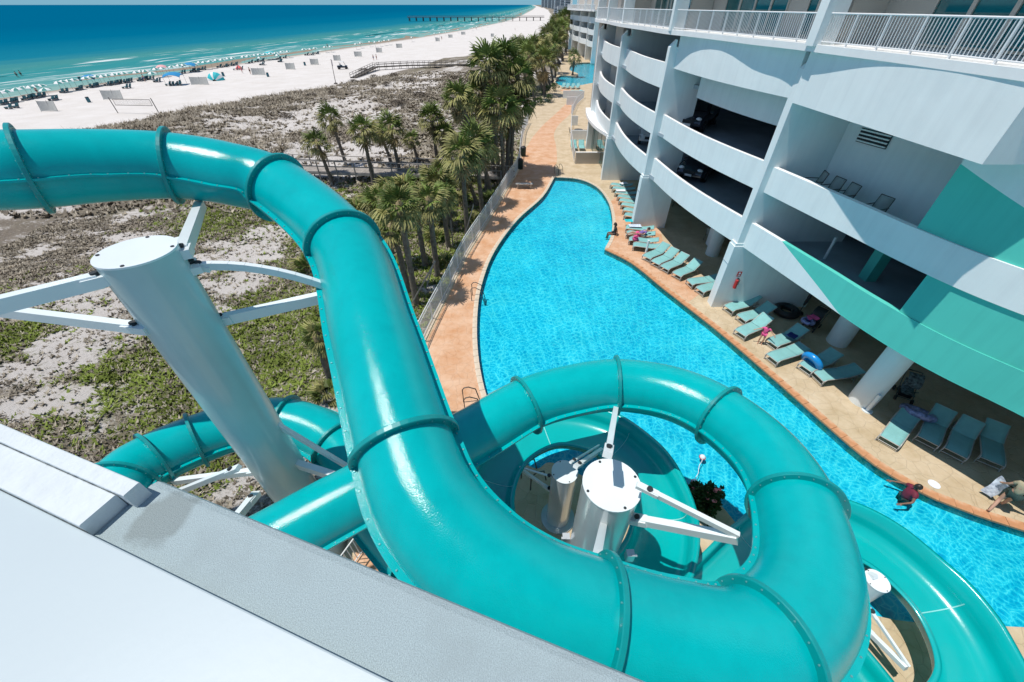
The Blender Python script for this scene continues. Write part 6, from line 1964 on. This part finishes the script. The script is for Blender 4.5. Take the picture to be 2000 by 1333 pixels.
m = MB(); m.loft([[Vector((x, -.7, zl)), Vector((x, .7, zl)), Vector((x, .62, zh)), Vector((x, -.62, zh))] for x, zl, zh in ((-1.5, .5, .95), (-.3, .4, .9), (.5, .4, .75), (1.0, .45, 1.0), (1.5, .5, .85))], 0); m.add([(-1.5, -.7, .5), (-1.5, .7, .5), (-1.5, .62, .95), (-1.5, -.62, .95)], [(3, 2, 1, 0)]); m.add([(1.5, -.7, .5), (1.5, .7, .5), (1.5, .62, .85), (1.5, -.62, .85)], [(0, 1, 2, 3)]); m.build('body', M_CARBLACK, t)
for x in (-1.05, 1.1):
    for s in (-1, 1): m = MB(); m.cyl((x, s * .5, .35), (x, s * .8, .35), .36, .36, 14); m.build('wheel', M_BLACK, t)
m = MB(); m.box((-.1, 0, 1.95), (1.5, 1.3, .06)); m.build('roof', M_UMBW, t)
m = MB()
for s in (-1, 1): m.tube([(-.8, s * .6, .9), (-.75, s * .6, 1.93), (.6, s * .6, 1.93), (.95, s * .6, .95)], .035, 6)
m.build('roll_cage', M_BLACK, t); m = MB(); m.box((-.3, 0, .95), (.5, 1.1, .2)); m.box((-.55, 0, 1.2), (.12, 1.1, .5)); m.build('seat', M_BCHAIR, t)

# ------------------------------------------------------------------ people
def skin_mesh(verts, edges, root, sub=1):
    names = list(verts)
    me = bpy.data.meshes.new('tmp'); me.from_pydata([verts[n][0] for n in names], [(names.index(a_), names.index(b_)) for a_, b_ in edges], [])
    ob = bpy.data.objects.new('tmp', me); COL.objects.link(ob)
    ob.modifiers.new('Skin', 'SKIN').use_smooth_shade = True
    sv = me.skin_vertices[0].data
    for i, n in enumerate(names):
        r = verts[n][1]; sv[i].radius = (r, r) if not isinstance(r, tuple) else r; sv[i].use_root = (n == root)
    sm = ob.modifiers.new('Sub', 'SUBSURF'); sm.levels = sub; sm.render_levels = sub
    dg = bpy.context.evaluated_depsgraph_get()
    out = bpy.data.meshes.new_from_object(ob.evaluated_get(dg))
    bpy.data.objects.remove(ob); bpy.data.meshes.remove(me)
    for p in out.polygons: p.use_smooth = True
    return out


STAND = dict(pelvis=(0, 0, .93), waist=(0, .01, 1.08), chest=(0, 0, 1.28), neck=(0, -.01, 1.47), chin=(0, .02, 1.53), head=(0, .02, 1.62), crown=(0, .0, 1.70),
             sh=(.17, 0, 1.41), el=(.23, -.03, 1.13), wr=(.25, .06, .89), hip=(.10, 0, .90), kn=(.11, .02, .50), an=(.11, -.02, .08), toe=(.13, .15, .035))


def person(label, loc, rz, pose=None, poseL=None, skin=M_SKIN, top=None, bottom=None, hair=M_HAIR, scale=1.0, fingers=True, tilt=None, longhair=False, baggy=1.1):
    """pose: joint positions for the right (and centre) joints, poseL for the left ones; body faces +Y"""
    c = dict(STAND); c.update(pose or {})
    cl = {k: (-v[0], v[1], v[2]) for k, v in c.items()}; cl.update(poseL or {})
    J = {}
    E_ = []
    rad = dict(pelvis=.125, waist=.115, chest=.135, neck=.052, chin=.06, head=.092, crown=.055)
    for k in ('pelvis', 'waist', 'chest', 'neck', 'chin', 'head', 'crown'): J[k] = (Vector(c[k]), rad[k])
    E_ += [('pelvis', 'waist'), ('waist', 'chest'), ('chest', 'neck'), ('neck', 'chin'), ('chin', 'head'), ('head', 'crown')]
    for s, d in (('r', c), ('l', cl)):
        for k, r in (('sh', .062), ('el', .042), ('wr', .028), ('hip', .092), ('kn', .058), ('an', .038), ('toe', .028)): J[k + s] = (Vector(d[k]), r)
        thi = Vector(d['hip']).lerp(Vector(d['kn']), .5); J['th' + s] = (thi, .078)
        cal = Vector(d['kn']).lerp(Vector(d['an']), .35); J['ca' + s] = (cal, .055)
        E_ += [('chest', 'sh' + s), ('sh' + s, 'el' + s), ('el' + s, 'wr' + s), ('pelvis', 'hip' + s), ('hip' + s, 'th' + s), ('th' + s, 'kn' + s), ('kn' + s, 'ca' + s), ('ca' + s, 'an' + s), ('an' + s, 'toe' + s)]
        w = Vector(d['wr']); dr = (w - Vector(d['el'])).normalized(); sd_ = dr.cross(Vector((0, 0, 1)) if abs(dr.z) < .8 else Vector((0, 1, 0))).normalized(); up_ = sd_.cross(dr)
        J['pa' + s] = (w + dr * .06, (.034, .018)); E_.append(('wr' + s, 'pa' + s))
        if fingers:
            for k, (o_, L) in enumerate(((-.03, .070), (-.01, .085), (.01, .08), (.03, .062))):
                b0_ = w + dr * .10 + sd_ * o_; J['f%d%s' % (k, s)] = (b0_, .010); J['g%d%s' % (k, s)] = (b0_ + dr * L - up_ * .02, .008)
                E_ += [('pa' + s, 'f%d%s' % (k, s)), ('f%d%s' % (k, s), 'g%d%s' % (k, s))]
            J['t' + s] = (w + dr * .07 - sd_ * .055 + up_ * .0, .011); J['u' + s] = (w + dr * .115 - sd_ * .07, .009); E_ += [('pa' + s, 't' + s), ('t' + s, 'u' + s)]
    nd = (J['head'][0] - J['chin'][0]).normalized()
    me = skin_mesh(J, E_, 'pelvis', 1); me.materials.append(skin)
    t = thing('person', label, 'person', loc, rz); t.scale = (scale,) * 3
    if tilt is not None: t.rotation_euler = tilt
    link('body', me, t)

    def cloth_(name, keys, edges, grow, mt):
        v = {k: (J[k][0], J[k][1] * grow + .008) for k in keys}
        m_ = skin_mesh(v, edges, keys[0], 1); m_.materials.append(mt); link(name, m_, t)
    if top:
        v = {}
        for s in 'rl': J['um' + s] = (J['sh' + s][0].lerp(J['el' + s][0], .6), .05)
        cloth_('shirt', ['chest', 'waist', 'pelvis', 'shr', 'umr', 'shl', 'uml'], [('chest', 'waist'), ('waist', 'pelvis'), ('chest', 'shr'), ('shr', 'umr'), ('chest', 'shl'), ('shl', 'uml')], baggy, top)
    if bottom:
        cloth_('shorts', ['pelvis', 'hipr', 'thr', 'hipl', 'thl'], [('pelvis', 'hipr'), ('hipr', 'thr'), ('pelvis', 'hipl'), ('hipl', 'thl')], 1.13, bottom)
    h = J['head'][0]; fwd = Vector((0, 1, 0)) if abs(nd.z) > .5 else Vector((0, 0, 1))
    fwd = (fwd - nd * fwd.dot(nd)).normalized(); lat = nd.cross(fwd)
    m = MB()
    rings = []
    Mh = Matrix((lat, fwd, nd)).transposed()
    m.sphere((0, 0, 0), .106, 14, sc=(.95, 1.05, 1.12))
    m.v = [tuple(h + Mh @ (Vector(p) + Vector((0, -.022, .03)))) for p in m.v]
    if longhair:
        m.tube([h - fwd * .07 + nd * .03, h - fwd * .10 - nd * .08, h - fwd * .08 - nd * .22], [.07, .075, .03], 8)
    link('hair', m.mesh('hair', hair), t)
    for s in (-1, 1):
        m = MB(); m.sphere(h + fwd * .093 + lat * .034 * s + nd * .005, .012, 8); m.build('eye', M_EYE, t)
        m = MB(); m.sphere(h + lat * .095 * s - nd * .01, .028, 8, sc=(.5, .7, 1)); m.build('ear', skin, t)
    m = MB(); m.tube([h + fwd * .088 + nd * .01, h + fwd * .118 - nd * .025, h + fwd * .09 - nd * .04], [.010, .016, .010], 6); m.build('nose', skin, t)
    m = MB(); m.beam(h + fwd * .092 - nd * .062 - lat * .022, h + fwd * .092 - nd * .062 + lat * .022, .012, .01); m.build('mouth', M_PINK, t)
    return t


# walking man at the pool edge, right; right arm out, towel hanging from the left hand
q = P(1935, 995, 0)
wm = person('man in tan shirt and dark shorts striding along the pool edge carrying a pale towel', (q.x + .12, q.y + .05, 0), -0.9,
            dict(kn=(.11, .22, .52), an=(.11, .30, .10), toe=(.12, .46, .05), el=(.45, .08, 1.36), wr=(.68, .12, 1.36)), dict(kn=(-.11, -.05, .50), an=(-.11, -.38, .13), toe=(-.12, -.27, .03), el=(-.26, .05, 1.13), wr=(-.30, .22, .95)), M_SKIN, M_TAN, M_GREENSHORT)
m = MB(); rg = []
for k in range(9):
    u = k / 8; rg.append([Vector((.06 * math.sin(3 * u + y * 9), y * (1 - .3 * u) + .02 * math.sin(8 * u), -u * .85)) for y in (-.2, -.12, -.04, .04, .12, .2)])
m.loft(rg, 0, True, ringclosed=False); o = m.build('towel', M_TOWELB)
hw = Matrix.Rotation(-0.9, 3, 'Z') @ Vector((-.30, .30, .98)); o.location = Vector(wm.location) + hw; tag(o, 'white and blue printed towel hanging from the walking man\'s hand', 'towel')
# swimmer in red shirt
q = P(1768, 972, -.08)
person('person in dark red shirt standing chest deep in the pool near the deck edge', (q.x, q.y, -1.02), 1.2, dict(el=(.38, .10, 1.22), wr=(.42, .34, 1.13)), dict(el=(-.38, .05, 1.22), wr=(-.46, .30, 1.13)), M_SKIN_D, M_RED, M_GREENSHORT, baggy=1.45)
# child in pink by the lounger
q = P(1483, 671, 0)
person('child in pink swimwear standing beside a lounger with arms held out', (q.x, q.y, 0), 2.6, dict(el=(.40, .05, 1.25), wr=(.60, .12, 1.15), kn=(.12, .08, .5)), dict(el=(-.38, .08, 1.22), wr=(-.55, .2, 1.1)), M_SKIN, M_PINK, M_PINK, scale=.70, longhair=True)
SIT = dict(pelvis=(0, 0, .10), waist=(0, -.05, .25), chest=(0, -.05, .45), neck=(0, -.02, .64), chin=(0, .03, .70), head=(0, .04, .79), crown=(0, .02, .87), sh=(.17, -.04, .58), el=(.25, -.14, .33), wr=(.27, -.12, .10), hip=(.1, .03, .09), kn=(.14, .42, .10), an=(.13, .5, -.32), toe=(.13, .63, -.36))
q = P(1199, 458, 0)
person('dark haired person sitting on the pool edge with feet in the water', (q.x, q.y, 0), 1.57, SIT, None, M_SKIN_D, M_BLACK, M_BLACK, longhair=True)
LIE = dict(pelvis=(0, 0, .12), waist=(0, -.16, .15), chest=(0, -.36, .24), neck=(0, -.54, .36), chin=(0, -.57, .42), head=(0, -.64, .48), crown=(0, -.70, .53), sh=(.17, -.48, .30), el=(.28, -.25, .18), wr=(.22, 0, .22), hip=(.1, .04, .11), kn=(.12, .42, .22), an=(.11, .80, .10), toe=(.12, .88, .22))
q = P(1247, 458, .42)
person('person in purple lying on a lounger in front of the second fin wall', (q.x, q.y, .36), 1.65, LIE, None, M_SKIN, M_PURPLE, M_PINK)
# figures on the beach (a few pixels tall)
bp0 = {}
for k, (x, y, col_, lab) in enumerate(((284, 160, M_BLUESHORT, 'person standing in front of the umbrella row left of the blue canopy'), (77, 186, M_RED, 'person in red by the umbrellas at far left'), (36, 152, M_GREENSHORT, 'left of two bathers wading in the surf at far left'), (44, 150, M_BLACK, 'right of two bathers wading in the surf at far left'),
                                       (490, 145, M_BLACK, 'person walking near the windscreen right of the tent'), (474, 143, M_PINK, 'person sitting place by the red shelter'), (730, 118, M_BLUESHORT, 'person at the top of the walkover ramp'), (736, 117, M_RED, 'second person at the top of the walkover ramp'), (863, 78, M_BLACK, 'person strolling below the pier end'), (930, 58, M_BLUESHORT, 'person near the pier on the sand'), (640, 92, M_BLACK, 'bather beyond the umbrella row'), (1006, 60, M_GREENSHORT, 'person on the sand near the far dune'))):
    g = G(x, y)
    if g.x < xs(g.y): g.z = SEA_Z - .35
    if not bp0:
        o = person(lab, g, 0, None, None, M_SKIN, None, col_, fingers=False); bp0['o'] = o
    else:
        o = copy_tree(bp0['o']); o.location = g; o.rotation_euler = (0, 0, R.uniform(0, 6)); o['label'] = lab
        for ch in KIDS[o.name]:
            if ch.name.startswith('shorts'):
                ch.data = ch.data.copy(); ch.data.materials[0] = col_

# ------------------------------------------------------------------ towns and woods beyond
for k, (x, w, h, Yd, lab) in enumerate(((1108, 14, 34, 900, 'grey far tower with dark window slots nearest the resort'), (1098, 10, 46, 1300, 'pale far tower next to the dark one'), (1090, 16, 40, 1700, 'broad far tower with glass bands'), (1081, 9, 60, 2100, 'tallest far tower on the horizon'), (1074, 10, 46, 2600, 'blue grey tower in the far cluster'), (1067, 9, 52, 3100, 'narrow tower left of the far cluster'), (1061, 8, 46, 3700, 'leftmost far tower on the horizon'), (1094, 12, 12, 800, 'low pale house at the far dune'), (1086, 9, 10, 1000, 'low white house behind the far dune'))):
    X = (x - 1000) / F_PX * (Yd * _c + 13 * _s); W_ = w / F_PX * Yd * _c
    t = thing('distant_tower' if h > 20 else 'distant_house', lab, 'building', (X, Yd, -2))
    m = MB(); m.box((0, 0, h / 2), (W_, W_, h)); m.build('wall', M_FARW, t)
    nfl = int(h / 3.2)
    for f in range(nfl):
        m = MB(); m.box((0, -W_ / 2, 2 + f * 3.2), (W_ * .8, .5, 1.4)); m.box((-W_ / 2, 0, 2 + f * 3.2), (.5, W_ * .8, 1.4)); m.build('window_band', M_FARG, t)
    m = MB(); m.box((0, 0, h + .6), (W_ * 1.03, W_ * 1.03, 1.2)); m.build('roof', M_FARW, t)
